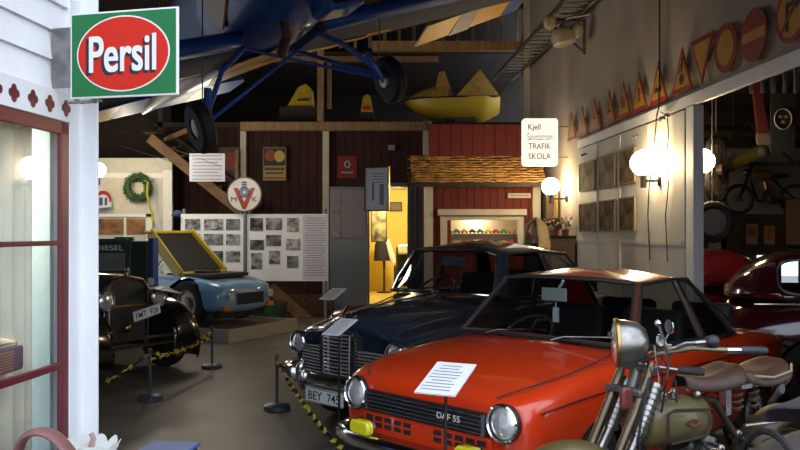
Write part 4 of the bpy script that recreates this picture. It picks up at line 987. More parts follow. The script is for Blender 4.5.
# centre grille: curved horizontal bars with vertical mullions, and side wings
gb = mat('grille_bar_chrome', (.75, .75, .77), .25, .8)
b = MB()
b.prism([(-.145, .415), (.145, .415), (.20, .60), (.20, .80), (.14, .86), (-.14, .86), (-.20, .80), (-.20, .60)][::1], frame((-.172, 0, 0), (0, -1, 0), (0, 0, 1)), -.1)
g = b.build('grille', black_matte, sal, smooth=0)
b = MB()
for i in range(15):
    z = .43 + i * .029; hw = .155 + .05 * min(1, (z - .42) / .2) if z < .80 else .205 - (z - .80) * 1.0
    b.tube([(-.145, -hw, z), (-.182, -hw * .6, z), (-.195, 0, z), (-.182, hw * .6, z), (-.145, hw, z)], .0075, 6)
for y in (-.07, .07, -.155, .155): b.tube([(-.17 if abs(y) > .1 else -.192, y * .95, .42), (-.17 if abs(y) > .1 else -.195, y, .84)], .010, 6)
b.build('grille_bar', gb, g)
for s in (-1, 1):
    b = MB(); b.prism([(s * .23, .50), (s * .47, .50), (s * .50, .56), (s * .46, .70), (s * .23, .72)][::s], frame((-.12, 0, 0), (0, -1, 0), (0, 0, 1)), -.05)
    sg_ = b.build('side_grille', black_matte, sal, smooth=0)
    b = MB()
    for i in range(9): z = .505 + i * .026; b.tube([(-.145, -s * .22, z), (-.135, -s * .34, z), (-.125, -s * (.47 + .02 * (i < 4)), z)], .007, 5)
    b.build('grille_bar', gb, sg_)
bumper(sal, [(.20, .86, .46), (.05, .84, .46), (-.10, .74, .46), (-.18, .5, .46), (-.22, .2, .46), (-.23, 0, .46), (-.22, -.2, .46), (-.18, -.5, .46), (-.10, -.74, .46), (.05, -.84, .46), (.20, -.86, .46)], .13, .03, chrome)
for y in (-.30, .36):
    b = MB(); b.tube([(-.21, y, .36), (-.255, y, .44), (-.255, y, .54), (-.21, y, .60)], [.018, .03, .03, .015], 8); b.build('overrider', chrome, sal)
plate(sal, frame((-.27, .03, .345), (0, -1, 0), (0, .0, 1)), .44, .115, 'BEY  745')
b = MB(); b.tube([(-.14, 0, .90), (-.06, 0, .975), (.4, 0, 1.05), (1.1, 0, 1.10)], .008, 6); b.build('bonnet_strip', chrome, sal)
b = MB(); b.tube([(-.10, 0, .99), (-.05, 0, 1.04), (.05, 0, 1.03)], [.012, .018, .006], 6); b.build('mascot', chrome, sal)
b = MB()
for s in (1, -1): b.tube([(.05, s * .335, .905), (.4, s * .42, .955), (.8, s * .50, .99), (1.18, s * .63, 1.035), (1.4, s * .735, 1.04), (2.9, s * .735, 1.045)], .007, 5)
b.build('bonnet_moulding', chrome, sal)
belt = [(.96, 0, 1.11), (1.0, .35, 1.105), (1.12, .62, 1.085), (1.22, .69, 1.07), (1.9, .73, 1.06), (1.96, .73, 1.06), (2.60, .70, 1.06), (2.80, .65, 1.06), (3.05, .40, 1.05), (3.1, 0, 1.05)]
roof = [(1.22, 0, 1.50), (1.24, .28, 1.495), (1.33, .50, 1.465), (1.38, .545, 1.46), (1.86, .565, 1.475), (1.90, .565, 1.475), (2.36, .54, 1.45), (2.46, .48, 1.43), (2.60, .25, 1.41), (2.64, 0, 1.41)]
greenhouse(sal, belt, roof, ['w', 'w', 'p', 'g', 'p', 'g', 'P', 'r', 'r'], .085, navy, navy, seal)
b = MB(); ed = [(.95, 0, 1.12), (.99, .35, 1.115), (1.10, .60, 1.10), (1.17, .58, 1.23), (1.30, .50, 1.44), (1.245, .44, 1.475), (1.22, .28, 1.485), (1.205, 0, 1.49)]
b.tube(ed + [(x, -y, z) for x, y, z in ed[-2:0:-1]], .010, 6, closed=True); b.build('windshield_trim', chrome, sal)
seats(sal, 1.25, 2.9, .66, .88, 1.2)
b = MB(); b.b2((1.1, -.6, .85), (1.3, .6, 1.06)); b.build('dashboard', interior, sal, bevel=.03); steering(sal, (1.42, .32, 1.09), .21)
b = MB(); b.box((1.30, .0, 1.38), (.02, .26, .08)); b.build('interior_mirror', mat('mirror_blue', (.10, .13, .2), .2), sal, smooth=0)

# ---- maroon saloon to the right and a second behind it
maroon = paint('maroon_paint', (.060, .004, .008), rough=.15)
mar = thing('maroon_car', 'glossy maroon rounded saloon seen from behind at the right edge', 'car', (3.23, 8.15, 0), radians(-20))
rg = [hs(-.02, [(0, .36), (.3, .36), (.5, .42), (.58, .52), (.58, .64), (.50, .78), (.44, .84), (.34, .88), (.2, .9), (0, .92)]),
      hs(.25, [(0, .30), (.4, .30), (.68, .38), (.76, .54), (.76, .76), (.66, .92), (.56, .98), (.44, 1.02), (.28, 1.04), (0, 1.06)]),
      hs(.7, [(0, .28), (.5, .28), (.74, .36), (.80, .54), (.80, .80), (.72, .97), (.66, 1.04), (.54, 1.07), (.34, 1.09), (0, 1.10)]),
      hs(1.0, [(0, .28), (.5, .28), (.76, .34), (.82, .54), (.82, .80), (.76, .98), (.69, 1.05), (.58, 1.08), (.36, 1.09), (0, 1.10)]),
      hs(2.0, [(0, .28), (.5, .28), (.76, .34), (.82, .54), (.82, .80), (.76, .98), (.69, 1.05), (.58, 1.08), (.36, 1.09), (0, 1.10)]),
      hs(2.7, [(0, .28), (.5, .28), (.76, .34), (.80, .54), (.80, .78), (.72, .95), (.64, 1.02), (.52, 1.05), (.34, 1.08), (0, 1.09)]),
      hs(3.6, [(0, .30), (.5, .30), (.70, .36), (.76, .54), (.76, .74), (.66, .88), (.5, .90), (.36, .96), (.24, 1.0), (0, 1.02)]),
      hs(4.1, [(0, .36), (.4, .36), (.5, .42), (.56, .54), (.56, .64), (.48, .74), (.4, .76), (.3, .80), (.2, .84), (0, .86)])]
shell(mar, 'body', maroon, rg, [(.85, .34, .38), (3.4, .34, .38)], open_rows=(1, 2, 3, 4), open_from=8)
for y in (-.72, .72): wheel(mar, .85, y, .34, .17, maroon, cap_m=chrome); wheel(mar, 3.4, y, .34, .17, maroon, cap_m=chrome)
b = MB(); b.b2((.3, -.6, .3), (3.8, .6, .8)); b.build('underbody', black_matte, mar, smooth=0)
def beetle_cab(root, m, x0=.04, x1=2.95):
    n = 90; k = 28; rows = []
    def sec(x, j):
        t = min(1, (x - x0) / .85); u = min(1, (x1 - x) / .75)
        H = .45 * (1 - (1 - t) ** 2.4) ** .75; H = min(H, .45 * (1 - (1 - u) ** 2) ** .8); Wd = .73 * min((1 - (1 - min(1, t * 1.35)) ** 2.4) ** .5, (1 - (1 - u) ** 4) ** .5)
        a = pi * j / k; c_, s_ = cos(a), sin(a)
        z = 1.03 + H * abs(s_) ** .8; y = Wd * (abs(c_) ** .42) * (1 if c_ > 0 else -1) * (1 - .22 * (z - 1.03) / .45)
        return Vector((x, y, z))
    xs = [x0 + .002 + (x1 - x0 - .004) * (i / n) for i in range(n + 1)]
    wins = [(.50, 1.30), (1.40, 2.35)]
    def inside(p, w):
        cx, hx = (w[0] + w[1]) / 2, (w[1] - w[0]) / 2; cz, hz = 1.235, .155
        dx, dz = abs(p.x - cx) / hx, abs(p.z - cz) / hz
        return dx ** 5 + dz ** 3.2 < 1 and abs(p.y) > .35
    b = MB(); vs = [sec(x, j) for x in xs for j in range(k + 1)]; fs = []; dead = {0: [], 1: []}
    for i in range(n):
        for j in range(k):
            q = (i * (k + 1) + j, i * (k + 1) + j + 1, (i + 1) * (k + 1) + j + 1, (i + 1) * (k + 1) + j); c = sum((vs[v] for v in q), Vector()) / 4
            hit = [w for w in range(2) if inside(c, wins[w])]
            if hit: continue
            if c.x > x1 - .42 and abs(c.y) < .5 and c.z > 1.1 and c.z < 1.42: continue
            fs.append(q)
    b.add(vs, fs); b.build('cabin', m, root, smooth=180, solid=.01)
    for w in wins:
        for s in (1, -1):
            loop = []; N = 40
            for q in range(N):
                a = 2 * pi * q / N; cx, hx = (w[0] + w[1]) / 2, (w[1] - w[0]) / 2
                dx = abs(cos(a)) ** (2 / 5) * (1 if cos(a) > 0 else -1); dz = abs(sin(a)) ** (2 / 3.2) * (1 if sin(a) > 0 else -1)
                x, z = cx + hx * dx * .99, 1.235 + .155 * dz; best = min((sec(x, j + f / 4) for j in range(0, k // 2) for f in range(4)), key=lambda p: abs(p.z - z)); loop.append(Vector((x, best.y * s, z)))
            c = sum(loop, Vector()) / N
            b = MB(); b.add([c] + loop, [(0, 1 + q, 1 + (q + 1) % N) for q in range(N)]); pn = b.build('side_window', clear_glass, root, smooth=0)
            b = MB(); b.tube([p + Vector((0, s * .006, 0)) for p in loop], .011, 6, closed=True); b.build('window_trim', dull_metal, pn)
    b = MB(); b.add([(x1 - .40, -.5, 1.42), (x1 - .40, .5, 1.42), (x1 - .06, .5, 1.1), (x1 - .06, -.5, 1.1)], [(0, 1, 2, 3)]); b.build('windshield', clear_glass, root, smooth=0)
beetle_cab(mar, maroon)
b = MB()
for s in (1, -1): b.tube([(.3, s * .70, .985), (.7, s * .745, 1.0), (1.0, s * .775, 1.0), (2.7, s * .765, 1.0), (3.9, s * .6, .93)], .009, 6)
b.build('belt_moulding', chrome, mar)
b = MB(); b.box((1.78, -.835, .93), (.16, .025, .03)); b.box((1.78, .835, .93), (.16, .025, .03)); b.build('door_handle', chrome, mar, bevel=.008)
b = MB(); b.tube([(1.66, -.828, .36), (1.66, -.83, .7), (1.66, -.80, 1.0)], .005, 5); b.tube([(2.72, -.81, .36), (2.72, -.81, .7), (2.72, -.77, 1.0)], .005, 5); b.build('door_gap', seal, mar)
b = MB(); b.tube([(1.22, -.60, 1.03), (1.05, -.78, .9), (.9, -.83, .80)], .012, 6); b.build('trim_strip', chrome, mar)
bumper(mar, [(.3, -.84, .48), (.05, -.78, .48), (-.12, -.5, .48), (-.15, 0, .48), (-.12, .5, .48), (.05, .78, .48), (.3, .84, .48)], .12, .03, chrome, 'rear_bumper')
b = MB(); b.b2((.8, -.6, .7), (2.7, .6, .78)); b.build('floor_pan', interior, mar, smooth=0)
m2 = copy_tree(mar); m2.location = (3.92, 9.55, 0); m2.rotation_euler = (0, 0, radians(92)); m2.scale = (.9, .9, .97); m2['label'] = 'second dark red car further back, glimpsed between door jamb and maroon saloon'
# ------------------------------------------------------------------ black pre-war car at the left
old = thing('vintage_car', 'black pre-war car with brass headlamps and plate FMT 926 at the left', 'car', (-3.16, 9.2, 0), radians(148))
# local x runs from the radiator (0) backwards, y to the car's own right
bk = black_paint
b = MB()
sec = [(-.30, .45), (.30, .45), (.30, 1.02), (.22, 1.12), (0, 1.16), (-.22, 1.12), (-.30, 1.02)]
rows = []
for x, s_, dz in ((0, .92, 0), (.02, 1, 0), (.5, 1.15, .01), (1.0, 1.32, .03), (1.05, 1.34, .03)): rows.append([(x, y * s_, z if z < .6 else z + dz) for y, z in sec])
b.grid(rows, closed=True); b.f.append(tuple(range(7))); b.build('bonnet', mat('dark_brown_paint', (.045, .022, .020), .25, coat=1), old)
b = MB(); F = frame((-.02, 0, 0), (0, -1, 0), (0, 0, 1)); b.prism([(-.27, .42), (.27, .42), (.27, 1.0), (.20, 1.09), (0, 1.13), (-.20, 1.09), (-.27, 1.0)], F, .03); r_ = b.build('radiator', mat('radiator_core', (.03, .03, .032), .5), old, smooth=0)
b = MB(); b.tube([(-.055, .27, .42), (-.055, .27, 1.0), (-.055, .20, 1.09), (-.055, 0, 1.13), (-.055, -.20, 1.09), (-.055, -.27, 1.0), (-.055, -.27, .42)], .022, 8)
b.build('radiator_shell', mat('tarnished_nickel', (.22, .18, .16), .3, 1.), r_)
b = MB(); b.cyl((-.03, 0, 1.14), (-.03, 0, 1.19), .03, 10); b.ball((-.03, 0, 1.21), .03, 10); b.build('radiator_cap', brass, r_)
for y in (-.37, .37): headlight(old, (-.14, y, .885), (-1, 0, 0), .105, brass, pod=.2, pod_m=mat('tarnished_nickel', (0, 0, 0)))
b = MB(); b.cyl((-.06, -.5, .80), (-.06, .5, .80), .02, 8); b.build('lamp_bar', brass, old)
for s in (-1, 1):
    rows = []
    for i in range(15):
        a = radians(-25 + i * 200 / 14 * .78 + 0); cx, cz, R = .12, .38, .47
        px_, pz = cx - R * cos(a), cz + R * sin(a)
        if i > 10: px_ = cx - R * cos(radians(-25 + 10 * 200 / 14 * .78)) + (i - 10) * .12; pz = max(.36, cz + R * sin(radians(-25 + 10 * 200 / 14 * .78)) - (i - 10) * .12)
        rows.append([(px_, s * .42, pz - .03), (px_, s * .50, pz), (px_, s * .66, pz + .015), (px_, s * .80, pz - .02), (px_, s * .83, pz - .07)])
    b = MB(); b.grid(rows); b.build('front_wing', bk, old, smooth=180, solid=.012)
    wheel(old, .12, s * .74, .38, .13, mat('spoke_dark', (.03, .03, .03), .4))
    wheel(old, 2.6, s * .72, .38, .13, MATS['spoke_dark'])
b = MB(); b.b2((.9, -.62, .42), (2.9, .62, 1.06)); b.build('body', bk, old, bevel=.06)
b = MB(); b.b2((2.0, -.58, 1.6), (2.9, .58, 1.68)); 
for x in (2.05, 2.7):
    for y in (-.55, .55): b.b2((x - .03, y - .03, 1.1), (x + .03, y + .03, 1.62))
b.b2((2.65, -.58, 1.1), (2.8, .58, 1.65)); b.build('hood_top', bk, old, bevel=.02)
b = MB(); b.b2((2.0, -.54, 1.04), (2.015, .54, 1.6)); b.build('windshield', car_glass, old, smooth=0)
b = MB(); b.b2((0, -.3, .35), (3, .3, .45)); b.b2((.6, -.82, .36), (2.1, .82, .40)); b.build('chassis', bk, old, smooth=0)
plate(old, frame((-.34, -.02, .74), (0, -1, .2), (0, 0, 1)), .38, .115, 'FMT  926')
b = MB(); b.add([(-.34, -.20, .98), (-.10, -.18, 1.0), (-.12, .62 - .9, 1.0), (-.3, -.62, .90), (-.1, -.5, 1.0)], [(0, 3, 4, 1)]); b.build('sun_visor', mat('dark_brown_paint', (0, 0, 0)), old, smooth=0, solid=.01)
b = MB()
for z in (.38, .46): b.tube([(-.30, -.62, z), (-.36, -.3, z), (-.36, .3, z), (-.30, .62, z)], .018, 6)
b.box((-.35, 0, .42), (.02, .06, .12)); b.build('bumper', mat('tarnished_nickel', (0, 0, 0)), old)
b = MB(); b.ball((-.10, .06, .56), .06, 10); b.build('starter_boss', brass, old)

# fuel pump box and cans on a bench behind it
t = thing('diesel_pump_head', 'dark box sign reading DIESEL standing behind the black car', 'sign', (P(115, 259, 11.9).x, 11.9, 0))
z0 = P(0, 276, 11.9).z; z1 = P(0, 242, 11.9).z
b = MB(); b.b2((-.30, -.12, z0), (.22, .12, z1)); b.build('box', mat('pump_dark', (.04, .045, .04), .5), t, smooth=0, bevel=.02)
b = MB(); b.b2((-.33, -.13, .0), (.25, .13, z0)); b.build('pedestal', mat('pump_dark', (0, 0, 0)), t, smooth=0)
b = MB(); b.b2((-.20, -.135, z0 + .08), (.19, -.12, z1 - .16)); b.build('dial_window', mat('dial_glass', (.20, .22, .20), .3), t, smooth=0, bevel=.01)
b = MB(); b.b2((-.27, -.13, z0 + .04), (.20, -.122, z0 + .055)); b.b2((-.15, -.14, z0 + .18), (.15, -.134, z0 + .2)); b.build('trim', dull_metal, t, smooth=0)
text('lettering', 'DIESEL', frame((-.04, -.125, z1 - .085), (1, 0, 0), (0, 0, 1)), .42, .075, mat('pale_letter', (.85, .85, .78), .5), t, off=.01, ext=.003)
b = MB(); b.b2((-.32, -.1, z1), (.22, .1, z1 + .05)); b.cyl((.0, 0, z1 + .03), (.28, 0, z1 + .03), .05, 12); b.build('top_canopy', mat('pump_green', (.02, .13, .06), .4), t, bevel=.01)
t = thing('oil_cabinet', 'dark green and blue oil cabinet beside the DIESEL box', 'cabinet', (P(144, 0, 11.9).x, 11.9, 0))
b = MB(); b.b2((-.17, -.15, 0), (.10, .15, 1.52)); b.build('cabinet', mat('oil_green', (.010, .035, .022), .5), t, smooth=0, bevel=.02)
b = MB(); b.b2((.10, -.12, 0), (.17, .15, 1.56)); b.build('side_panel', blu, t, smooth=0)
b = MB(); b.prism(circ(.06, 12), frame((.135, -.125, .92), (1, 0, 0), (0, 0, 1)), .01); b.build('emblem', paper, t, smooth=0)

# ------------------------------------------------------------------ blue sports car with open engine lid
blue = paint('pale_blue_paint_car', (.17, .35, .60), var=.12, rough=.35)
spc = thing('blue_sports_car', 'light blue low sports car with its yellow lined engine lid standing open', 'car', (-2.42, 12.75, .18), radians(153)); spc.scale = (1.08, 1.08, 1.18)
rg = [hs(-.05, [(0, .22), (.3, .22), (.5, .25), (.58, .32), (.58, .40), (.52, .50), (.42, .52), (.3, .52), (.2, .53), (0, .53)]),
      hs(.12, [(0, .15), (.4, .15), (.62, .20), (.68, .32), (.68, .44), (.62, .57), (.5, .58), (.36, .58), (.2, .585), (0, .59)]),
      hs(.6, [(0, .14), (.4, .14), (.66, .20), (.71, .32), (.71, .48), (.64, .66), (.52, .66), (.38, .64), (.2, .64), (0, .64)]),
      hs(1.1, [(0, .14), (.4, .14), (.66, .20), (.71, .32), (.71, .48), (.66, .64), (.58, .66), (.4, .67), (.2, .67), (0, .68)]),
      hs(2.2, [(0, .14), (.4, .14), (.66, .20), (.71, .32), (.71, .48), (.66, .66), (.58, .70), (.4, .71), (.2, .71), (0, .72)]),
      hs(3.2, [(0, .2), (.4, .2), (.6, .24), (.66, .34), (.66, .44), (.58, .58), (.5, .6), (.4, .6), (.2, .62), (0, .63)])]
shell(spc, 'body', blue, rg, [(.62, .30, .34), (2.6, .30, .34)], subs=2)
for y in (-.66, .66): wheel(spc, .62, y, .30, .16, mat('alloy_gold', (.30, .27, .18), .4, .6)); wheel(spc, 2.6, y, .30, .16, MATS['alloy_gold'])
b = MB(); b.b2((.1, -.55, .15), (3, .55, .5)); b.build('underbody', black_matte, spc, smooth=0)
b = MB(); b.prism(R_(0, .36, .62, .15), frame((-.075, 0, 0), (0, -1, 0), (0, 0, 1)), .01, -.03); b.build('air_intake', black_matte, spc, smooth=0, bevel=.01)
for y in (-.46, .46):
    b = MB(); b.prism(rrect(.11, .09, .02), frame((-.06, y, .40), (0, -1, 0), (0, 0, 1)), .03, -.015); b.build('tail_lamp', mat('lamp_plastic', (.5, .5, .45), .3), spc, smooth=0)
    b = MB(); b.prism(rrect(.16, .06, .02), frame((.02, y * 1.1, .25), (0, -1, 0), (0, 0, 1)), .06, .0); b.build('indicator', mat('orange_lens', (.55, .16, .02), .3), spc, smooth=0)
b = MB(); b.b2((.15, -.6, .10), (.5, .6, .2)); b.build('apron', black_matte, spc, smooth=0)
# engine bay and raised lid hinged towards the cabin
b = MB(); b.b2((.35, -.46, .63), (1.15, .46, .685)); b.box((.7, .1, .69), (.3, .3, .06)); b.box((.95, -.2, .70), (.2, .2, .08)); b.build('engine', mat('engine_dark', (.03, .03, .028), .5, .4), spc, bevel=.01)
ylw = mat('lid_yellow', (.50, .36, .02), .45)
b = MB()
for y0, y1 in ((-.58, -.42), (.42, .58)): b.bar((.85, (y0 + y1) / 2, .66), (1.5, (y0 + y1) / 2 * .9, 1.24), .16, .05, (1, 0, .5))
b.bar((1.5, -.52, 1.24), (1.5, .52, 1.24), .12, .05); b.bar((.85, -.5, .68), (.85, .5, .68), .1, .05)
ld = b.build('engine_lid', ylw, spc, bevel=.02)
b = MB(); b.add([(.88, -.46, .69), (.88, .46, .69), (1.5, .42, 1.23), (1.5, -.42, 1.23)], [(0, 1, 2, 3)]); b.build('lid_mesh', black_matte, ld, smooth=0, solid=.03)
b = MB(); b.tube([(2.3, -.55, .7), (2.0, -.5, .95), (1.9, 0, 1.02), (2.0, .5, .95), (2.3, .55, .7)], .02, 6); b.build('windshield_frame', chrome, spc)
pf = MB(); pf.b2((-3.35, -.86, 0), (.3, .86, .16))
t = thing('platform', 'low pale display platform under the light blue sports car', 'platform', M=Matrix.Translation((-2.42, 12.75, 0)) @ Matrix.Rotation(radians(153), 4, 'Z') @ Matrix.Rotation(pi, 4, 'Z'))
pf.build('deck', mat('platform_grey', (.20, .17, .15), .6), t, smooth=0)
b = MB(); b.b2((-3.38, -.89, 0), (.33, -.86, .2)); b.b2((-3.38, .86, 0), (.33, .89, .2)); b.b2((.30, -.86, 0), (.33, .86, .2)); b.build('edge', mat('platform_edge', (.32, .29, .26), .6), t, smooth=0)

# ------------------------------------------------------------------ aeroplane slung under the roof
ablue = mat('aircraft_blue', (.018, .10, .44), .5, coat=.15, var=.15, scale=2); agrey = mat('aircraft_underside', (.10, .11, .15), .85, spec=.15, var=.15); ayel = mat('aircraft_yellow', (.72, .40, .05), .45, var=.1)
xv = Vector((.82, .49, .30)).normalized(); tail = Vector((-.50, .86, -.09)); tail = (tail - xv * tail.dot(xv)).normalized(); zv = tail.cross(xv) * -1
zv = xv.cross(tail)
M = Matrix((xv, tail, zv)).transposed().to_4x4(); M.translation = Vector((-1.19, 7.75, 2.77))
ap = thing('aeroplane', 'blue low wing aeroplane with yellow flashes hanging from the roof', 'aeroplane', M=M)
# fuselage sections along y: nose -1.9 .. tail 4.4
b = MB(); rows = []
for y, hw, zb, zt in ((-1.95, .30, .80, 1.35), (-1.85, .40, .68, 1.45), (-1.2, .46, .58, 1.55), (-.5, .48, .55, 1.6), (.3, .46, .58, 1.65), (1.2, .38, .66, 1.6), (2.4, .26, .80, 1.4), (3.6, .14, .94, 1.25), (4.5, .05, 1.02, 1.2)):
    zc = (zb + zt) / 2; hh = (zt - zb) / 2
    rows.append([(hw * (abs(cos(a)) ** .7) * (1 if cos(a) > 0 else -1), y, zc + hh * (abs(sin(a)) ** .7) * (1 if sin(a) > 0 else -1)) for a in [2 * pi * k / 20 for k in range(20)]])
b.grid(rows, closed=True); b.f.append(tuple(range(20))); b.build('fuselage', ablue, ap)
def wing(sgn):
    rows = []
    for k in range(7):
        x = .40 + 3.6 * k / 6; ch = 1.25 - .15 * k / 6; zc = .62 + .09 * k / 6 * 3 * .3
        y0 = -.75
        prof = [(0, 0), (.02, .045), (.10, .075), (.30, .09), (.6, .06), (1, .0), (.6, -.02), (.3, -.035), (.1, -.035), (.02, -.022)]
        rows.append([(sgn * x, y0 + u * ch, zc + v * 1.4) for u, v in prof])
    b = MB(); b.grid(rows, closed=True); b.f.append(tuple(range(60, 70))); b.f.append(tuple(range(0, 10)))
    o = b.build('wing', agrey, ap, smooth=35)
    # blue leading edge
    b = MB(); rr = []
    for r in rows: rr.append([Vector(r[i]) + Vector((0, -.004, .004 if i in (2, 1) else -.004)) for i in (3, 2, 1, 0, 9, 8)])
    b.grid(rr); b.build('leading_edge', ablue, o, smooth=180, solid=.006)
    # aileron: yellow and white bands, drooped
    b = MB(); x0, x1 = 2.35, 4.0
    b.add([(sgn * x0, .46, .63), (sgn * x1, .40, .80), (sgn * (x1 - .0), .80, .66), (sgn * (x0 + .02), .86, .50)], [(0, 1, 2, 3)])
    al = b.build('aileron', ayel if sgn > 0 else ablue, o, smooth=0, solid=.02)
    b = MB(); b.add([(sgn * 2.85, .44, .682), (sgn * 3.15, .43, .710), (sgn * 3.18, .825, .565), (sgn * 2.88, .84, .540)], [(0, 1, 2, 3)]); b.build('pale_band', mat('aircraft_pale', (.35, .33, .32), .5) if sgn > 0 else ayel, al, smooth=0, solid=.026)
    b = MB(); b.add([(sgn * 3.7, .41, .767), (sgn * 3.98, .40, .797), (sgn * 3.98, .80, .657), (sgn * 3.72, .81, .632)], [(0, 1, 2, 3)]); b.build('blue_band', ablue, al, smooth=0, solid=.026)
    # yellow flash under the wing
    b = MB(); 
    for k in range(7):
        xa = .55 + k * .38; y_ = .05 + .03 * k
        b.add([(sgn * xa, y_, .56 + .027 * k), (sgn * (xa + .5), y_ + .14, .585 + .03 * k), (sgn * (xa + .42), y_ + .24, .585 + .03 * k), (sgn * (xa + .05), y_ + .08, .56 + .027 * k)], [(0, 1, 2, 3)])
    b.build('yellow_flash', ayel, o, smooth=0, solid=.004)
    b = MB(); b.cyl((sgn * .38, -.72, .64), (sgn * .41, -.72, .64), .035, 10); b.build('root_fairing', sgr, o)
wing(1); wing(-1)
b = MB()
b.add([(-.30, -.2, .535), (.1, -.55, .53), (.0, .0, .535), (.30, -.05, .535), (-.22, .95, .60), (-.08, .35, .565), (-.34, .40, .57)], [(0, 1, 2, 5, 6), (2, 3, 5), (5, 3, 4), (6, 5, 4)]); b.build('belly_flash', ayel, ap, smooth=0, solid=.01)
b = MB(); b.add([(-.47, -.9, 1.0), (-.47, -.55, .78), (-.47, -.45, .86), (-.465, -.2, 1.25), (-.465, -.32, 1.3)], [(0, 1, 2), (0, 2, 3, 4)]); b.build('side_flash', ayel, ap, smooth=0, solid=.02)
b = MB(); b.box((.12, -1.55, .60), (.34, .35, .22)); sc_ = b.build('air_scoop', ablue, ap, bevel=.04)
b = MB(); b.box((.12, -1.735, .60), (.24, .02, .14)); b.build('scoop_opening', black_matte, sc_, smooth=0)
b = MB(); b.tube([(-.18, -1.2, .66), (-.20, -1.15, .48), (-.22, -1.0, .38)], .045, 10); b.build('exhaust_pipe', rust, ap)
# undercarriage
for sgn in (1, -1):
    b = MB(); b.tube([(sgn * .36, -.62, .58), (sgn * .62, -.60, .42), (sgn * .92, -.62, .04)], .024, 8); b.tube([(sgn * .36, -.05, .58), (sgn * .9, -.58, .06)], .02, 8)
    b.tube([(sgn * .80, -.62, .30), (sgn * .90, -.62, .0)], .035, 8)
    gl = b.build('landing_gear_leg', ablue, ap)
    b = MB(); b.lathe((sgn * .90, -.62, 0), (sgn, 0, 0), [(0, .09), (0, .19), (.03, .225), (.10, .225), (.13, .19), (.13, .09)], 28); wl_ = b.build('wheel', rubber, ap)
    b = MB(); b.lathe((sgn * .90, -.62, 0), (sgn, 0, 0), [(-.02, 0), (-.02, .06), (.02, .1), (.11, .1), (.13, .05), (.13, 0)], 20); b.build('hub', dull_metal, wl_)
b = MB(); b.cyl((.36, -.62, .56), (-.90, -.62, .02), .016, 8); b.build('cross_strut', ablue, ap)
b = MB(); b.cyl((-.36, -.62, .56), (.90, -.62, .02), .016, 8); b.build('cross_strut', ablue, ap)
# tail
b = MB(); b.add([(-1.3, 3.7, 1.05), (-1.2, 3.5, 1.05), (0, 3.3, 1.05), (1.2, 3.5, 1.05), (1.3, 3.7, 1.05), (1.25, 4.3, 1.05), (-1.25, 4.3, 1.05)], [tuple(range(7))]); tp = b.build('tailplane', ablue, ap, smooth=0, solid=.05)
b = MB(); 
for s in (-1, 1): b.add([(s * .55, 3.42, 1.05), (s * .85, 3.46, 1.05), (s * .85, 4.3, 1.05), (s * .55, 4.3, 1.05)], [(0, 1, 2, 3)])
b.build('yellow_band', ayel, tp, smooth=0, solid=.056)
b = MB(); b.add([(0, 3.5, 1.15), (0, 4.4, 1.1), (0, 4.45, 2.0), (0, 4.1, 2.05)], [(0, 1, 2, 3)]); b.build('fin', ablue, ap, smooth=0, solid=.05)
for (x, y, z) in ((.9, -.62, .15), (-.9, -.62, .15), (.0, 3.2, 1.3)):
    p = M @ Vector((x, y, z)); b = MB(); b.cyl(p, (p.x, p.y, 6.62), .006, 5)
    tag(b.build('suspension_wire', steel_grey), 'thin steel wire holding up the aeroplane by its %s' % ('right hand wheel leg' if x > .5 else 'left hand wheel leg' if x < -.5 else 'tail'), 'wire')
# ------------------------------------------------------------------ motorcycle in the right foreground
olive = mat('olive_paint', (.115, .090, .030), .42, var=.35, scale=7, coat=.3); leather = mat('brown_leather', (.060, .026, .014), .55, var=.4, scale=10, bump=.15, coat=.0)
patina = mat('worn_chrome', (.40, .38, .36), .28, .9, var=.45, scale=14); cast = mat('cast_aluminium', (.20, .19, .18), .45, .8, var=.4, scale=15)
mc = thing('motorcycle', 'old olive motorcycle with brown leather saddles in the right foreground', 'motorcycle', (.72, 3.47, 0), atan2(.5, .87))
def spoke_wheel(root, u, z, r, name='wheel', v=0.):
    b = MB(); pts = [(u + r * .93 * cos(2 * pi * k / 40), v, z + r * .93 * sin(2 * pi * k / 40)) for k in range(40)]; b.tube(pts, r * .11, 10, closed=True); w_ = b.build(name, rubber, root)
    b = MB(); b.tube([(u + r * .82 * cos(2 * pi * k / 40), v, z + r * .82 * sin(2 * pi * k / 40)) for k in range(40)], .018, 6, closed=True); b.build('rim', olive, w_)
    b = MB(); b.cyl((u, v - .07, z), (u, v + .07, z), .045, 14)
    for k in range(20):
        a = 2 * pi * k / 20; a2 = a + (.3 if k % 2 else -.3); sd = .05 if k % 2 else -.05
        b.cyl((u + .04 * cos(a2), v + sd, z + .04 * sin(a2)), (u + r * .82 * cos(a), v, z + r * .82 * sin(a)), .003, 4)
    b.build('hub', cast, w_)
def mudguard(root, u, z, R, a0, a1, w_, m, name):
    rows = []
    for i in range(25):
        a = radians(a0 + (a1 - a0) * i / 24); rows.append([(u + (R + dr) * cos(a), dv * w_, z + (R + dr) * sin(a)) for dv, dr in ((-1, -.05), (-.95, -.015), (-.6, .01), (0, .02), (.6, .01), (.95, -.015), (1, -.05))])
    b = MB(); b.grid(rows); return b.build(name, m, root, smooth=180, solid=.005)
spoke_wheel(mc, 0, .34, .34); spoke_wheel(mc, 1.50, .34, .34, 'wheel')
mudguard(mc, 0, .34, .385, 20, 175, .075, olive, 'front_mudguard'); mudguard(mc, 1.50, .34, .385, -5, 150, .085, leather if False else mat('brown_olive', (.10, .06, .03), .5, var=.4), 'rear_mudguard')
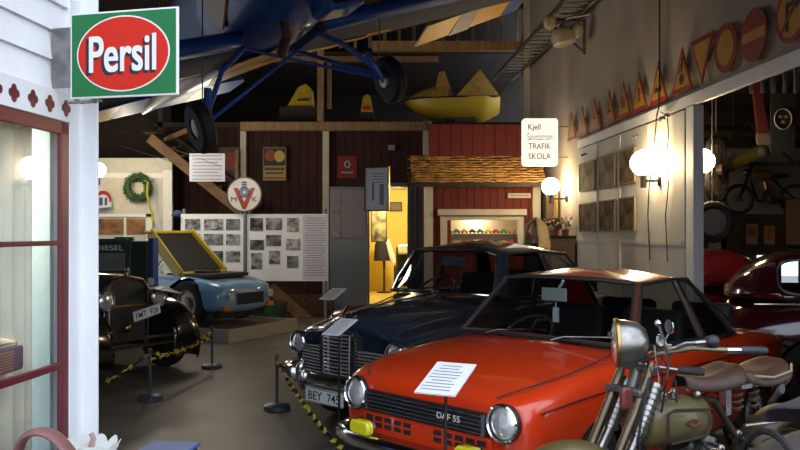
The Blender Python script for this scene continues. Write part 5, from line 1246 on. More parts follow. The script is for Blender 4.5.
# leading fork
b = MB()
for v in (-.085, .085):
    b.tube([(.02, v, .34), (.16, v, .56), (.40, v, .98), (.43, v, 1.06)], [.018, .022, .022, .018], 10)
b.build('fork', mat('fork_brass', (.17, .13, .085), .3, .9, var=.3), mc)
b = MB()
for v in (-.085, .085): b.tube([(.10, v, .34), (.22, v, .56), (.34, v, .74)], .024, 10); b.tube([(.34, v, .74), (.46, v, .96)], .034, 12)
b.build('fork_slider', patina, mc)
b = MB()
for v in (-.085, .085):
    for k in range(9):
        c = Vector((.35, v, .75)).lerp(Vector((.45, v, .94)), k / 8); d = Vector((.5, 0, .87)); u_ = Vector((0, 1, 0)); w2 = d.cross(u_)
        b.tube([c + (u_ * cos(a) + w2 * sin(a)) * .036 for a in [2 * pi * j / 12 for j in range(12)]], .004, 5, closed=True)
b.build('fork_spring', patina, mc)
b = MB(); b.box((.44, 0, 1.03), (.07, .22, .03)); b.box((.36, 0, .93), (.06, .22, .03)); b.cyl((.38, 0, .88), (.45, 0, 1.08), .03, 12); b.build('fork_yoke', cast, mc, bevel=.006)
# headlamp
hd = Vector((-.80, .62, -.02)).normalized(); hp = Vector((.33, .02, 1.145))
b = MB(); b.lathe(hp, hd, [(-.135, 0), (-.132, .03), (-.12, .065), (-.085, .092), (-.03, .104), (.0, .106)], 28); hl = b.build('headlamp', patina, mc)
b = MB(); b.lathe(hp, hd, [(-.004, .104), (.0, .112), (.014, .112), (.02, .103)], 28); b.build('rim', brass, hl)
b = MB(); b.lathe(hp, hd, [(.016, .104), (.026, .07), (.03, 0)], 24); b.build('lens', lens_glass, hl)
b = MB(); b.prism(rrect(.035, .05, .01), frame(hp - hd * .10 + Vector((.02, -.086, .02)), (1, .1, 0), (0, 0, 1)), .012); b.tube([(.43, -.10, 1.14), (.45, -.11, 1.0), (.46, -.08, .85)], .005, 6); b.build('switch', chrome, hl)
# handlebar
b = MB(); b.tube([(.60, .34, 1.13), (.54, .25, 1.135), (.47, .12, 1.11), (.43, 0, 1.045), (.46, -.10, 1.10), (.54, -.22, 1.135), (.60, -.31, 1.135), (.64, -.335, 1.133)], .0135, 10); b.build('handlebar', mat('aged_nickel', (.30, .25, .15), .35, .9, var=.3), mc)
b = MB(); b.tube([(.62, -.33, 1.134), (.69, -.35, 1.131)], .0155, 10); b.build('grip_sleeve', chrome, mc)
for s in (-1, 1):
    b = MB(); b.tube([(.69 if s < 0 else .60, s * .35, 1.131), (.70, s * .355, 1.131), (.82, s * .375, 1.123), (.83, s * .376, 1.123)], [.016, .019, .019, .015], 12); b.build('grip', mat('dark_blue_rubber', (.02, .02, .03), .5), mc)
b = MB(); b.tube([(.48, -.13, 1.125), (.42, -.14, 1.23), (.41, -.14, 1.24)], .008, 8); b.ball((.41, -.14, 1.245), .016, 8); b.build('mirror_stem', chrome, mc)
b = MB(); b.tube([(.48, -.14, 1.12), (.50, -.22, 1.16), (.54, -.27, 1.165)], .008, 8); b.tube([(.52, -.25, 1.163), (.57, -.29, 1.17)], .012, 8); b.build('horn_tube', patina, mc)
b = MB(); b.ball((.58, -.295, 1.172), .028, 14, (1.3, 1, 1)); b.build('horn_bulb', mat('dark_blue_rubber', (0, 0, 0)), mc)
b = MB(); b.tube([(.44, -.12, 1.045), (.50, -.17, 1.035)], .009, 8); b.box((.48, -.13, 1.12), (.03, .03, .05)); b.build('shift_lever', patina, mc)
b = MB(); b.tube([(.50, -.17, 1.035), (.53, -.19, 1.032), (.60, -.23, 1.025)], [.014, .02, .018], 10); b.build('lever_knob', rubber, mc)
# cables
b = MB(); b.tube([(.49, -.14, 1.11), (.42, -.18, 1.0), (.46, -.12, .86), (.5, -.05, .7)], .005, 6); b.tube([(.47, -.1, 1.1), (.50, -.16, .98), (.52, -.15, .88)], .004, 6); b.tube([(.40, -.10, 1.0), (.33, -.13, .88), (.31, -.12, .74), (.36, -.1, .6)], .006, 6); b.build('control_cable', rubber, mc)
# tank: two halves with a raised side panel
def tank_half(s):
    sec = [(.0, .67), (.07, .66), (.125, .70), (.138, .78), (.12, .85), (.07, .885), (0, .89)]
    rows = []
    for u, k, dz in ((.41, .55, -.0), (.43, .9, 0), (.48, 1., 0), (.66, 1.0, -.005), (.81, .85, -.015), (.86, .5, -.03)):
        rows.append([(u, s * v * k, .78 + (z - .78) * (.7 + .3 * k) + dz) for v, z in sec])
    b = MB(); b.grid(rows); b.f.append(tuple(range(7))); b.f.append(tuple(range(35, 42))); return b
b = tank_half(-1); t1 = b.build('fuel_tank', olive, mc, smooth=50, subs=1); b = tank_half(1); b.build('oil_tank', olive, mc, smooth=50, subs=1)
b = MB(); b.tube([(.48, -.137, .71), (.48, -.137, .83), (.52, -.137, .845), (.78, -.125, .82), (.80, -.118, .79), (.78, -.12, .73), (.73, -.13, .70), (.50, -.137, .695)], .006, 6, closed=True); b.build('tank_line', mat('tank_brown', (.03, .018, .01), .5), t1)
b = MB(); b.tube([(.60, -.1385, .775), (.65, -.1385, .788), (.70, -.137, .77), (.65, -.138, .758)], .005, 5, closed=True); b.build('tank_badge', mat('faded_red', (.20, .06, .02), .6), t1)
b = MB()
for u, v in ((.52, -.06), (.60, -.06), (.58, .06)): b.cyl((u, v, .88), (u, v, .905), .022, 12); b.ball((u, v, .91), .014, 8)
b.build('filler_cap', patina, mc)
# frame and engine
b = MB(); b.tube([(.43, 0, .92), (.50, 0, .90), (.95, 0, .82), (1.12, 0, .62)], .018, 8); b.tube([(.42, 0, .86), (.50, 0, .5), (.56, 0, .26), (1.1, 0, .24), (1.12, 0, .62)], .018, 8)
for v in (-.09, .09): b.tube([(1.12, v * .3, .62), (1.3, v, .5), (1.50, v, .34)], .013, 8); b.tube([(1.1, v * .3, .26), (1.50, v, .34)], .013, 8)
b.build('frame', mat('frame_olive', (.05, .04, .02), .5, var=.4), mc)
b = MB(); b.lathe((.82, -.12, .36), (0, 1, 0), [(0, 0), (0, .12), (.03, .15), (.21, .15), (.24, .12), (.24, 0)], 24); b.lathe((1.08, -.10, .36), (0, 1, 0), [(0, 0), (0, .09), (.2, .09), (.2, 0)], 20); b.build('crankcase', cast, mc)
for du in (-.5, .35):
    b = MB(); d = Vector((du, 0, .9)).normalized()
    c0 = Vector((.82, 0, .46)); b.lathe(c0, d, sum([[(.0 + k * .022, .055), (.001 + k * .022, .082), (.009 + k * .022, .082), (.010 + k * .022, .055)] for k in range(9)], []) + [(.21, .05), (.21, 0)], 20); b.build('cylinder', cast, mc)
b = MB(); b.tube([(.64, -.06, .58), (.60, -.12, .45), (.70, -.15, .26), (1.2, -.15, .22), (1.9, -.15, .24)], .024, 8); b.build('exhaust_pipe', rust, mc)
b = MB(); b.cyl((.80, -.15, .60), (.80, -.10, .60), .035, 14); b.ball((.84, -.13, .63), .022, 10); b.ball((.98, -.12, .68), .02, 10); b.tube([(.74, -.1, .66), (.86, -.13, .6), (.92, -.12, .52)], .01, 6); b.build('carburettor', patina, mc)
b = MB(); b.box((1.22, -.15, .5), (.16, .04, .28)); b.build('tool_box', MATS['frame_olive'], mc, bevel=.02)
b = MB(); b.cyl((.96, -.17, .73), (1.22, -.17, .72), .009, 8); b.build('link_rod', patina, mc)
# saddles
def saddle(u0, u1, z, w0, w1, name):
    rows = []; n = 10
    for i in range(n + 1):
        t_ = i / n; u = u0 + (u1 - u0) * t_; wd = (w0 + (w1 - w0) * (t_ ** 1.4)) * (1 if t_ < .85 else 1 - (t_ - .85) * 3.2) * (1 if t_ > .12 else .55 + t_ * 3.7)
        zz = z - .03 * sin(pi * t_) + .035 * t_
        rows.append([(u, wd * v, zz + dz) for v, dz in ((-1.0, -.055), (-1.02, -.03), (-.85, -.004), (-.5, .012), (0, .0), (.5, .012), (.85, -.004), (1.02, -.03), (1.0, -.055))])
    b = MB(); b.grid(rows); return b.build(name, leather, mc, smooth=180, solid=.012, subs=1)
s1 = saddle(.71, 1.07, .955, .07, .165, 'saddle'); s2 = saddle(1.08, 1.42, .955, .14, .15, 'pillion_saddle')
b = MB(); b.tube([(1.08, -.14, .95), (1.2, -.155, .935), (1.34, -.155, .955), (1.42, -.10, .975)], .006, 6); b.build('piping', mat('pale_piping', (.30, .22, .14), .5), s2)
b = MB()
for v in (-.1, .1):
    for u in (1.0, 1.12):
        pts = [(u + .026 * cos(t_ * 1.3), v + .026 * sin(t_ * 1.3), .78 + t_ * .0065) for t_ in range(24)]; b.tube(pts, .005, 5)
b.build('saddle_spring', rust, mc)
b = MB(); b.bar((.74, 0, .90), (1.38, 0, .88), .03, .02); b.ball((.74, -.08, .885), .018, 10); b.box((1.02, -.13, .905), (.08, .02, .02)); b.bar((1.04, 0, .74), (1.04, 0, .89), .04, .04); b.build('saddle_frame', patina, mc)
b = MB(); b.prism(rrect(.06, .10, .02), frame((.22, -.12, .93), (1, 0, 0), (.4, 0, 1)), .03); b.build('side_lamp', mat('old_red_paint', (.16, .03, .025), .4, var=.4), mc, bevel=.01)
b = MB(); b.tube([(.9, -.12, .25), (.92, -.24, .2), (.88, -.26, .0)], .012, 6); b.build('prop_stand', rust, mc)

# ------------------------------------------------------------------ sidecar shell and tarpaulin at the lower right
sdc = thing('sidecar', 'worn grey brown rounded sidecar body at the lower right corner', 'sidecar', (1.56, 2.86, 0), radians(8)); sdc.scale = (1, .9, 1.13)
b = MB(); rows = []
for i in range(15):
    t_ = i / 14; u = -.62 + 1.9 * t_; k = sin(pi * min(.5, t_ * 1.2 + .04)) ** .5
    rows.append([(u, .36 * k * cos(a), .42 + (.43 if sin(a) > 0 else .26) * k * sin(a)) for a in [2 * pi * j / 20 for j in range(20)]])
b.grid(rows, closed=True); b.f.append(tuple(range(20))); b.f.append(tuple(range(280, 300)))
b.build('shell', mat('worn_grey_brown', (.075, .055, .045), .65, color2=(.035, .028, .026), scale=5, bump=.3), sdc)
b = MB(); rows = [( -.30 + .0 * a, 0, 0) for a in range(1)]
b.tube([(-.25 + .02 * cos(a), .375 * cos(a) * .93, .42 + .445 * sin(a) * .93) for a in [pi * k / 16 for k in range(17)]], .012, 6); b.build('beading', black_matte, sdc)
b = MB(); b.tube([(-.3, -.25, .2), (.9, -.3, .16), (.9, .3, .16), (-.3, .25, .2)], .02, 6, closed=True); b.build('chassis', rust, sdc)
spoke_wheel(sdc, 1.05, .30, .30, 'wheel', -.52)
b = MB(); random.seed(11)
rows = []
for i in range(9):
    t_ = i / 8; rows.append([(-.02 + .75 * t_ + .03 * sin(j * 1.7 + i), .34 * cos(a) * (1 + .1 * sin(i * 2 + j)), .80 + (.34 - .22 * (1 - t_) ** 2) * max(0, sin(a)) * (1 + .1 * sin(j * 3 + i * 2))) for j, a in enumerate([pi * k / 10 for k in range(11)])])
b.grid(rows); tag(b.build('tarpaulin', mat('grey_canvas', (.060, .055, .065), .8, var=.4, bump=.4, bscale=25), smooth=60, solid=.02, subs=1), 'crumpled grey tarpaulin bundled on the sidecar', 'tarpaulin')
bpy.data.objects['tarpaulin'].matrix_world = Matrix.Translation((1.62, 3.04, .04)) @ Matrix.Rotation(radians(15), 4, 'Z')

# ------------------------------------------------------------------ information sheets on stands
def info(name, corners_px, Y, label, base=None, pole_px=None, lines=9, tilt=.4, yaw=0., W=.30, H=.21, floor_pole=True, nlabel=''):
    c = P(*corners_px, Y); t = thing(name, label, 'information sheet', (c.x, c.y, 0), yaw)
    R = Matrix.Translation((0, 0, c.z)) @ Matrix.Rotation(radians(tilt), 4, 'X')
    b = MB(); vs = MB(R); vs.box((0, 0, 0), (W, H, .008)); vs.build('sheet', paper, t, smooth=0)
    l = MB(R)
    for i in range(lines): l.box((-.01 - (.03 * W if i % 3 == 1 else 0), H * (.38 - .76 * i / (lines - 1)), .005), (W * (.5 if i in (0, 1, 5) else .72), H * .022, .0006))
    l.build('lettering', grey_ink, t, smooth=0)
    b = MB(); b.cyl((0, -.02, .0), (0, 0, c.z - .01), .0085, 8); b.build('pole', black_matte, t)
    if base:
        b = MB(); b.lathe((0, 0, 0), (0, 0, 1), [(0, 0), (0, .15), (.015, .15), (.03, .05), (.06, .02), (.06, 0)], 24); b.build('base', base, t)
    return t
slate = mat('slate_blue_paint', (.05, .06, .09), .4)
o = info('information_stand', (446, 378.5), 4.0, 'large printed sheet on a black pole before the orange red coupe', base=slate, tilt=20, yaw=radians(-26), W=.215, H=.31)
o = info('information_stand', (340, 327), 5.95, 'printed sheet on a black pole before the dark navy saloon', base=slate, tilt=20, yaw=radians(-30), W=.15, H=.27)
o = info('information_stand', (333, 294), 9.3, 'small printed sheet on a pole behind the dark navy saloon', base=slate, tilt=22, yaw=radians(-30), W=.2, H=.30)
# a dark red low car glimpsed behind the saloon's bonnet
c = P(353, 300, 9.9)
t = thing('pedal_car', 'small red and black vehicle mostly hidden behind the navy bonnet', 'pedal car', (c.x + .12, 9.9, 0)); t.scale = (.9, .9, .88)
b = MB(); rows = []
for x, k in ((-.5, .3), (-.4, .7), (-.1, .95), (.3, 1), (.8, .9), (1.0, .5)): rows.append([(x, .35 * k * cos(a), .50 + .38 * k * sin(a)) for a in [2 * pi * j / 14 for j in range(14)]])
b.grid(rows, closed=True); b.f.append(tuple(range(14))); b.f.append(tuple(range(70, 84))); b.build('body', mat('dull_red_paint', (.16, .012, .015), .3, coat=.5), t)
for x in (-.2, .7):
    for y in (-.38, .38): wheel(t, x, y, .2, .08, dull_metal)

# ------------------------------------------------------------------ barrier posts and the chequered chain
def stanchion(px, py, label):
    Y = 1320 / (py - 232); c = P(px, py, Y); t = thing('barrier_post', label, 'barrier post', (c.x, Y, 0), group='barrier posts')
    b = MB(); b.lathe((0, 0, 0), (0, 0, 1), [(0, 0), (0, .125), (.035, .125), (.055, .09), (.06, .03), (.06, 0)], 24); b.build('base', slate, t)
    b = MB(); b.cyl((0, 0, .05), (0, 0, .48), .015, 10); b.ball((0, 0, .49), .022, 10); b.build('pole', slate, t)
    return Vector((c.x, Y, .46))
s1 = stanchion(277, 409, 'slate blue barrier post left of the navy saloon, nearest the viewer')
s2 = stanchion(212, 368, 'slate blue barrier post beside the front wheel of the black car, farthest back')
s3 = stanchion(150, 400, 'slate blue barrier post right before the radiator of the black car')
chy = mat('barrier_yellow', (.60, .48, .02), .45)
def chain(pts, label, r=.02):
    # alternating yellow and black links drawn as one barrier tape
    t = thing('barrier_chain', label, 'barrier chain', (0, 0, 0), group=None)
    full = []
    for a, c, sag in pts:
        n = 16
        for i in range(n): u = i / n; q = a.lerp(c, u); full.append(Vector((q.x, q.y, q.z - sag * 4 * u * (1 - u))))
    full.append(pts[-1][1]); by = MB(); bb = MB()
    L = 0; 
    for i in range(len(full) - 1):
        a, c = full[i], full[i + 1]; seg = (c - a).length; m_ = max(1, int(seg / .045))
        for j in range(m_):
            p, q = a.lerp(c, j / m_), a.lerp(c, (j + .85) / m_)
            tgt = by if int(L / .1) % 2 == 0 else bb
            d = (q - p); side = Vector((-d.y, d.x, 0)).normalized() * (r if (j + i) % 2 else 0) + Vector((0, 0, r if (j + i) % 2 == 0 else 0))
            mid = (p + q) / 2; tgt.tube([p, mid + side, q, mid - side], .0085, 5, closed=True); L += d.length / .85
    by.build('yellow_link', chy, t); bb.build('black_link', black_matte, t)
chain([(s1, P(303, 402, 6.2), .02), (P(303, 402, 6.2), P(350, 455, 4.9), .03)], 'yellow and black plastic chain running from the post towards the coupe')
chain([(P(60, 398, 7.6), s3, .06), (s3, s2, .10)], 'yellow and black chain strung across the front of the black car')
chain([(Vector((s3.x, s3.y, .40)), Vector((s2.x, s2.y, .38)), .02)], 'second lower chain between the posts by the black car')

# ------------------------------------------------------------------ woman behind the saloon
def skin_body(name, joints, edges, m, parent, subs=2):
    me = bpy.data.meshes.new(name); names = list(joints); me.from_pydata([joints[k][0] for k in names], [(names.index(a), names.index(c)) for a, c in edges], [])
    o = bpy.data.objects.new(name, me); col.objects.link(o)
    md = o.modifiers.new('k', 'SKIN'); sl = me.skin_vertices[0].data
    for i, k in enumerate(names): r = joints[k][1]; sl[i].radius = r if isinstance(r, tuple) else (r, r); sl[i].use_root = (i == 0)
    md2 = o.modifiers.new('u', 'SUBSURF'); md2.levels = subs; md2.render_levels = subs
    me2 = bpy.data.meshes.new_from_object(o.evaluated_get(bpy.context.evaluated_depsgraph_get())); bpy.data.objects.remove(o)
    me2.materials.clear(); me2.materials.append(m); me2.shade_smooth(); o = bpy.data.objects.new(name, me2); col.objects.link(o); o.parent = parent; return o
skin = mat('skin', (.55, .32, .22), .5)
wm = thing('person', 'blonde long haired person in dark clothes standing behind the navy saloon', 'person', (1.86, 10.9, 0), radians(-150))
J = {'pelvis': ((0, 0, .98), (.15, .12)), 'waist': ((0, 0, 1.12), (.13, .10)), 'chest': ((0, 0, 1.32), (.16, .11)), 'neckb': ((0, 0, 1.46), (.07, .06)), 'neck': ((.01, 0, 1.53), .052)}
E = [('pelvis', 'waist'), ('waist', 'chest'), ('chest', 'neckb'), ('neckb', 'neck')]
for s, n in ((1, 'l'), (-1, 'r')):
    J.update({'sh' + n: ((0, s * .17, 1.42), .06), 'el' + n: ((.0, s * .24, 1.14), .042), 'wr' + n: ((.12, s * .22, .92), .03), 'hn' + n: ((.17, s * .21, .86), (.035, .018)),
              'hip' + n: ((0, s * .09, .90), .095), 'kn' + n: ((.02, s * .10, .50), .062), 'an' + n: ((-.01, s * .10, .10), .042), 'to' + n: ((.14, s * .12, .03), (.04, .028))})
    E += [('chest', 'sh' + n), ('sh' + n, 'el' + n), ('el' + n, 'wr' + n), ('wr' + n, 'hn' + n), ('pelvis', 'hip' + n), ('hip' + n, 'kn' + n), ('kn' + n, 'an' + n), ('an' + n, 'to' + n)]
skin_body('body', J, E, mat('dark_clothes', (.025, .022, .04), .8), wm)
b = MB(); b.ball((.02, 0, 1.66), .095, 20, (1.0, .82, 1.28)); b.cyl((.01, 0, 1.50), (.01, 0, 1.60), .05, 12); b.tube([(.105, 0, 1.69), (.135, 0, 1.645), (.10, 0, 1.635)], [.012, .018, .01], 8)
for s in (-1, 1): b.ball((.01, s * .08, 1.655), .022, 8, (.7, .4, 1.2))
hd_ = b.build('head', skin, wm)
b = MB()
for s in (-1, 1): b.ball((.098, s * .033, 1.675), .013, 8, (.5, 1.2, .7))
b.build('eyes', mat('eye_dark', (.02, .015, .012), .3), hd_)
b = MB(); b.ball((.102, 0, 1.600), .022, 8, (.4, 1.2, .35)); b.build('mouth', mat('lips', (.40, .10, .09), .5), hd_)
b = MB(); rows = []
for i in range(12):
    t_ = i / 11; z = 1.83 - t_ * .45; rr = [.02, .085, .13, .15, .16, .168, .175, .18, .185, .185, .175, .14][i]
    rows.append([(.02 - .02 * t_ - rr * cos(a) * (1.0), rr * (.9 + .05 * sin(a * 7 + i)) * sin(a), z + .01 * sin(a * 5)) for a in [radians(-118 + 236 * k / 24) for k in range(25)]])
b.grid(rows); b.build('hair', mat('blonde_hair', (.78, .60, .34), .6, var=.5, scale=30, stretch=(4, 4, .6), bump=.5), wm, smooth=180, solid=.03)
for s in (-1, 1):
    b = MB(); base = Vector((.17, s * .21, .86))
    for k in range(4): o_ = Vector((.0, s * (-.018 + .012 * k), -.0)); b.tube([base + o_, base + o_ + Vector((.03, 0, -.04)), base + o_ + Vector((.02, 0, -.075 + .006 * abs(k - 1.5)))], [.009, .008, .005], 6)
    b.tube([base + Vector((0, -s * .02, .01)), base + Vector((.04, -s * .035, -.01))], [.01, .007], 6); b.build('hand', skin, wm)

# ------------------------------------------------------------------ annex: the museum pieces in the gloom
t = thing('cart_wheel', 'large dark spoked wheel hung up behind the door jamb', 'wheel', P(716, 170, 10.2))
b = MB(); R0 = .40
fx = Vector((.62, .78, 0)); q0 = Vector((0, 0, 0))
ring = lambda R: [fx * (R * cos(2 * pi * k / 32)) + Vector((0, 0, R * sin(2 * pi * k / 32))) for k in range(32)]
b.tube(ring(R0), .045, 8, closed=True); b.build('tyre', rubber, t)
b = MB(); n_ = fx.cross(Vector((0, 0, 1)))
for k in range(12): a = 2 * pi * k / 12; b.cyl((0, 0, 0), fx * (R0 * cos(a)) + Vector((0, 0, R0 * sin(a))), .022, 6)
b.cyl(n_ * -.09, n_ * .09, .075, 12); b.tube(ring(R0 * .86), .025, 6, closed=True); b.cyl((0, 0, R0), (0, 0, 4.9 - P(716, 170, 10.2).z), .01, 6); b.build('spokes', mat('dark_spoke', (.05, .03, .025), .6), t)
def shelf(px0, px1, py, Y, dep, label, legs=True):
    a, c = P(px0, py, Y), P(px1, py, Y); t = thing('storage_shelf', label, 'shelf', ((a.x + c.x) / 2, Y, 0)); w_ = (c.x - a.x) / 2
    b = MB(); b.b2((-w_, 0, a.z - .06), (w_, dep, a.z)); b.build('board', dark_wood, t, smooth=0)
    b = MB()
    for x in (-w_ + .04, w_ - .04):
        for y in (.04, dep - .04): b.b2((x - .03, y - .03, 0), (x + .03, y + .03, a.z - .06))
    b.build('post', dark_wood, t, smooth=0)
    b = MB(); b.b2((-w_, .01, 1.32), (w_ - .25, .03, a.z - .06)); b.build('front_panel', dark_wood, t, smooth=0)
    return a.z
z = shelf(722, 805, 214, 12.2, .8, 'dark high shelf carrying the small motorcycle in the annex')
def small_bike(name, u0, Y, z, label, m, k=.72):
    t = thing(name, label, 'motorcycle', (u0, Y, z), 0); t.scale = (k, k, k)
    spoke_wheel(t, -.6, .33, .33); spoke_wheel(t, .62, .33, .33)
    b = MB(); b.tube([(-.6, 0, .33), (-.35, 0, .95), (-.3, 0, 1.05)], .03, 8); b.tube([(-.38, 0, .85), (.1, 0, .8), (.62, 0, .33), (.1, 0, .25), (-.2, 0, .3), (-.38, 0, .85)], .025, 8); b.build('frame', black_paint, t)
    b = MB(); b.ball((-.1, 0, .86), .13, 14, (1.9, .8, .9)); b.build('fuel_tank', m, t)
    b = MB(); b.lathe((0, -.1, .4), (0, 1, 0), [(0, 0), (0, .15), (.2, .15), (.2, 0)], 16); b.cyl((0, 0, .5), (-.05, 0, .72), .09, 12); b.build('engine', brass, t)
    b = MB(); b.ball((.3, 0, .84), .13, 12, (1.6, .8, .4)); b.build('saddle', leather, t)
    b = MB(); b.tube([(-.1, -.3, 1.1), (-.3, -.1, 1.08), (-.3, .1, 1.08), (-.1, .3, 1.1)], .015, 6); b.ball((-.45, 0, .92), .08, 10); b.build('handlebar', chrome, t)
    b = MB(); b.tube([(0, -.13, .35), (.5, -.15, .25), (.8, -.15, .25)], .03, 8); b.build('exhaust_pipe', chrome, t)
small_bike('small_motorcycle', 5.75, 12.55, z, 'small motorcycle with shiny engine standing on the annex shelf', mat('tank_dark_yellow', (.20, .13, .03), .4))
c = P(713, 222, 9.4); t = thing('spare_wheel', 'small dark wheel leaning low behind the door jamb', 'wheel', c)
b = MB(); b.tube([(.20 * cos(2 * pi * k / 24), 0, .20 * sin(2 * pi * k / 24)) for k in range(24)], .05, 8, closed=True); b.build('tyre', rubber, t)
b = MB(); b.cyl((0, .02, .2), (0, .02, 4.9 - c.z), .008, 5); b.lathe((0, -.03, 0), (0, 1, 0), [(0, 0), (0, .05), (.02, .16), (.05, .16), (.05, 0)], 16); b.build('disc', steel_grey, t)
c = P(748, 160, 10.8); t = thing('yellow_cylinder', 'dull yellow sloping cylinder above the small motorcycle', 'cylinder', c)
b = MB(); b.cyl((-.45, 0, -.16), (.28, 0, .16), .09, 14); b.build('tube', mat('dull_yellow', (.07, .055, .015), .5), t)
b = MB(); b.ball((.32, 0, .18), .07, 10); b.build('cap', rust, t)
b = MB(); b.cyl((-.2, 0, 0), (-.2, 0, 3.05 - c.z + 1.8), .006, 5); b.cyl((.2, 0, .1), (.2, 0, 3.05 - c.z + 1.8), .006, 5); b.build('cord', black_matte, t)
c = P(758, 120, 10.2); t = thing('signal_arm', 'dark red and white tapered signal hanging in the annex', 'signal', c)
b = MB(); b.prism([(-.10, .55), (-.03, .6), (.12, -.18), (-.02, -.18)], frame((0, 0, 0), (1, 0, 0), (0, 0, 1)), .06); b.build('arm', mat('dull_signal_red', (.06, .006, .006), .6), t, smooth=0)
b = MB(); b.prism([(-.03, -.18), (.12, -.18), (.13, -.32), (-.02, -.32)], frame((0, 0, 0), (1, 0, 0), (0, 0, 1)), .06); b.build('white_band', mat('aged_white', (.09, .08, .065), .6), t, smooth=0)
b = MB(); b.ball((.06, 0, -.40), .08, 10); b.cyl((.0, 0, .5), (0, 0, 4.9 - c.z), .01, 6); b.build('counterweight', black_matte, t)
F = frame(P(783, 119, 9.8), (1, 0, 0), (0, 0, 1)); t = thing('crown_roundel', 'dark banner with a yellow ringed roundel of three crowns', 'banner', M=F)
b = MB(); b.prism(R_(0, -.05, .30, .72), Matrix(), .01, -.012); b.build('cloth', mat('banner_dark', (.015, .016, .025), .8), t, smooth=0)
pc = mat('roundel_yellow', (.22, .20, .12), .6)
b = MB(); b.tube([(.105 * cos(2 * pi * k / 28), .125 * sin(2 * pi * k / 28), .004) for k in range(28)], .009, 6, closed=True)
for dx, dy in ((-.035, .03), (.035, .03), (0, -.035)): b.prism([(dx - .022, dy - .018), (dx + .022, dy - .018), (dx + .028, dy + .018), (dx + .012, dy + .004), (dx, dy + .024), (dx - .012, dy + .004), (dx - .028, dy + .018)], Matrix(), .004)
b.build('emblem', pc, t)
b = MB(); b.cyl((-.15, .31, 0), (-.15, 1.9, 0), .004, 4); b.cyl((.15, .31, 0), (.15, 1.9, 0), .004, 4); b.build('cord', black_matte, t)
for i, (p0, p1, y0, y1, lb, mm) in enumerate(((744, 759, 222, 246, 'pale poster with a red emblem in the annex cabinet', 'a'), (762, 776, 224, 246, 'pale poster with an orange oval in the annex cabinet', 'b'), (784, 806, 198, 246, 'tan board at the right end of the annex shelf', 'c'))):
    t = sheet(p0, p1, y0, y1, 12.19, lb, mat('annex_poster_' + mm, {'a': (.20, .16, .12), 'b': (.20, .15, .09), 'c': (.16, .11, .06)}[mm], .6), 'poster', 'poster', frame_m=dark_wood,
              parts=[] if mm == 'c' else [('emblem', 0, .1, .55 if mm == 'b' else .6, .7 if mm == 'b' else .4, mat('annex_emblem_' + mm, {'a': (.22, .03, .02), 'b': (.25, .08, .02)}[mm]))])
t = thing('slat_rack', 'pale vertical slats under the annex ceiling at the right edge', 'rack', P(782, 78, 7.6))
b = MB(); b.b2((-.35, 0, .22), (1.6, .03, .28)); b.build('rail', dark_wood, t, smooth=0)
b = MB()
for k in range(16): b.b2((-.30 + k * .105, 0, -.14), (-.27 + k * .105, .02, .24))
b.build('slats', mat('pale_slat', (.35, .34, .33), .6), t, smooth=0)
b = MB(); 
for x in (-.3, 1.4): b.cyl((x, .015, .28), (x, .015, 4.9 - P(782, 78, 7.6).z), .012, 6)
b.build('hanger', black_matte, t)
t = thing('lattice_girder', 'black lattice girder crossing the annex under its ceiling', 'girder', (0, 11.4, 0))
b = MB(); b.bar((3.6, 0, 2.62), (9, 0, 2.62), .05, .05); b.bar((3.6, 0, 3.2), (9, 0, 3.2), .05, .05)
for k in range(8): x = 3.6 + k * .68; b.bar((x, 0, 2.62 if k % 2 else 3.2), (x + .68, 0, 3.2 if k % 2 else 2.62), .03, .03)
for x in (3.7, 8.9): b.bar((x, 0, 3.2), (x, 0, 4.9), .06, .06, (0, 1, 0))
b.build('iron', black_matte, t, smooth=0)

# ------------------------------------------------------------------ foreground pieces at the lower left
t = thing('bentwood_armrest', 'worn red painted steel hoop of a chair at the lower left corner', 'chair', (0, 0, 0))
pk = mat('faded_pink_red', (.24, .105, .10), .5, var=.35, scale=8)
b = MB(); Y = 2.2
pts = [P(12, 520, Y), P(15, 460, Y), P(20, 440, Y), P(32, 431, Y), P(48, 431, Y), P(60, 440, Y - .02), P(72, 455, Y - .05), P(84, 475, Y - .08), P(100, 520, Y - .1)]
rows = []
for i, p in enumerate(pts):
    a = pts[max(0, i - 1)]; c = pts[min(len(pts) - 1, i + 1)]; d = (c - a).normalized(); n1 = Vector((0, 1, 0)); n2 = d.cross(n1).normalized()
    rows.append([p + n1 * .035 * cos(q) + n2 * .012 * sin(q) for q in [2 * pi * k / 10 for k in range(10)]])
b.grid(rows, closed=True); b.build('arm', pk, t, smooth=60, subs=1)
b = MB(); b.tube([P(12, 515, Y), (P(12, 515, Y).x, Y, .0)], .018, 8); b.tube([P(100, 515, Y - .1), (P(100, 515, Y).x, Y - .1, .0)], .018, 8); b.build('leg', pk, t)
a = P(12, 560, Y); b = MB(); b.b2((a.x, Y - .1, .42), (a.x + .30, Y + .3, .46)); b.build('seat', pk, t, bevel=.01)
b = MB(); b.tube([(a.x + .28, Y + .28, 0), (a.x + .28, Y + .28, .44)], .018, 8); b.tube([(a.x + .02, Y + .28, 0), (a.x + .02, Y + .28, .44)], .018, 8); b.build('leg', pk, t)
c = P(91, 470, 3.3)
t = thing('ornamental_pedestal', 'white scalloped edge of a garden ornament at the foot of the corner post', 'ornament', (c.x, 3.3, 0))
b = MB(); rows = []
for z, r in ((0, .14), (.04, .14), (.08, .07), (.45, .05), (.62, .07), (.72, .09), (.76, .105)):
    rows.append([(r * (1 + (.13 if z > .6 else .03) * abs(sin(5 * a))) * cos(a), r * (1 + (.13 if z > .6 else .03) * abs(sin(5 * a))) * sin(a), z + (.03 * abs(sin(5 * a)) if z > .7 else 0)) for a in [2 * pi * k / 60 for k in range(60)]])
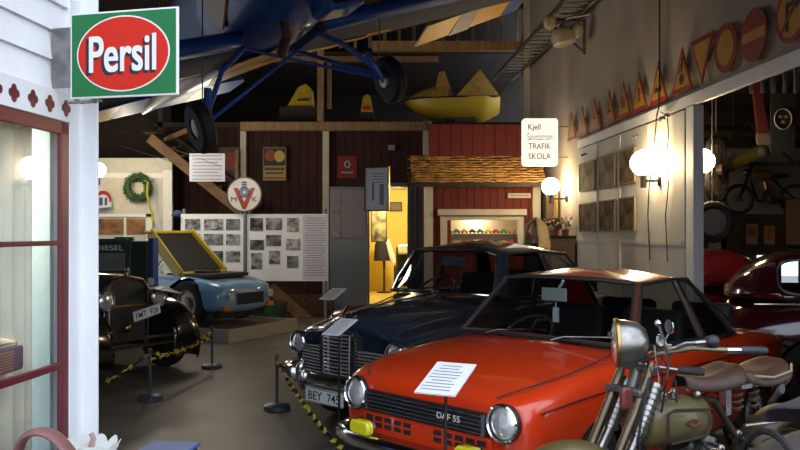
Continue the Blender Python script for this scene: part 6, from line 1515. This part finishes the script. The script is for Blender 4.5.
b.grid(rows, closed=True); b.f.append(tuple(range(60))[::-1]); b.f.append(tuple(range(360, 420))); b.build('urn', mat('white_cast', (.80, .82, .78), .5), t)
b = MB(); b.tube([(.0, 0, .76), (.01, .0, .80), (.0, 0, .82)], .012, 6); b.build('stub', mat('rosy_stub', (.4, .25, .22), .6), t)
c = P(168, 455, 4.6)
t = thing('blue_footstool', 'flat blue box lid at the bottom edge left of centre', 'box', (c.x, 4.6, 0), radians(-8))
b = MB(); b.b2((-.13, -.12, 0), (.13, .12, .40)); b.build('box', mat('dull_blue', (.04, .06, .12), .5), t, smooth=0, bevel=.008)
b = MB(); b.b2((-.145, -.13, .395), (.145, .13, .415)); b.build('lid', mat('lid_blue', (.09, .17, .42), .5), t, smooth=0, bevel=.005)

# ------------------------------------------------------------------ loose pieces of one kind become parts of their own
def split_loose(o):
    me = o.data; n = len(me.vertices); par = list(range(n))
    def find(a):
        while par[a] != a: par[a] = par[par[a]]; a = par[a]
        return a
    for e in me.edges:
        a, c = find(e.vertices[0]), find(e.vertices[1])
        if a != c: par[a] = c
    groups = {}
    for p in me.polygons: groups.setdefault(find(p.vertices[0]), []).append(p)
    if len(groups) < 2: return
    for g in list(groups.values()):
        ids = sorted({v for p in g for v in p.vertices}); mp_ = {v: i for i, v in enumerate(ids)}
        m = bpy.data.meshes.new(o.name.split('.')[0]); m.from_pydata([me.vertices[v].co[:] for v in ids], [], [tuple(mp_[v] for v in p.vertices) for p in g])
        for a in me.materials: m.materials.append(a)
        for q, p in zip(m.polygons, g): q.use_smooth = p.use_smooth
        if any(p.use_smooth for p in g): m.set_sharp_from_angle(angle=radians(40))
        c = o.copy(); c.data = m; col.objects.link(c)
        for ch in list(o.children):
            if g is list(groups.values())[0]: ch.parent = c
    bpy.data.objects.remove(o)
for o in list(bpy.data.objects):
    if o.type == 'MESH' and o.parent is not None and o.name.split('.')[0] in ('rung', 'rail', 'corner_board', 'fork_spring', 'fork', 'fork_slider', 'bolt', 'post', 'leg', 'tread', 'door_handle', 'saddle_spring', 'front_pillar', 'window_post', 'leaflet', 'quatrefoil', 'slats', 'filler_cap', 'spoke', 'pillar', 'yellow_band', 'slots', 'yellow_link', 'black_link', 'side_moulding', 'bonnet_moulding', 'bonnet_gap', 'window_moulding'):
        if o.name.split('.')[0] == 'fork_spring' or len(o.children) == 0: split_loose(o)
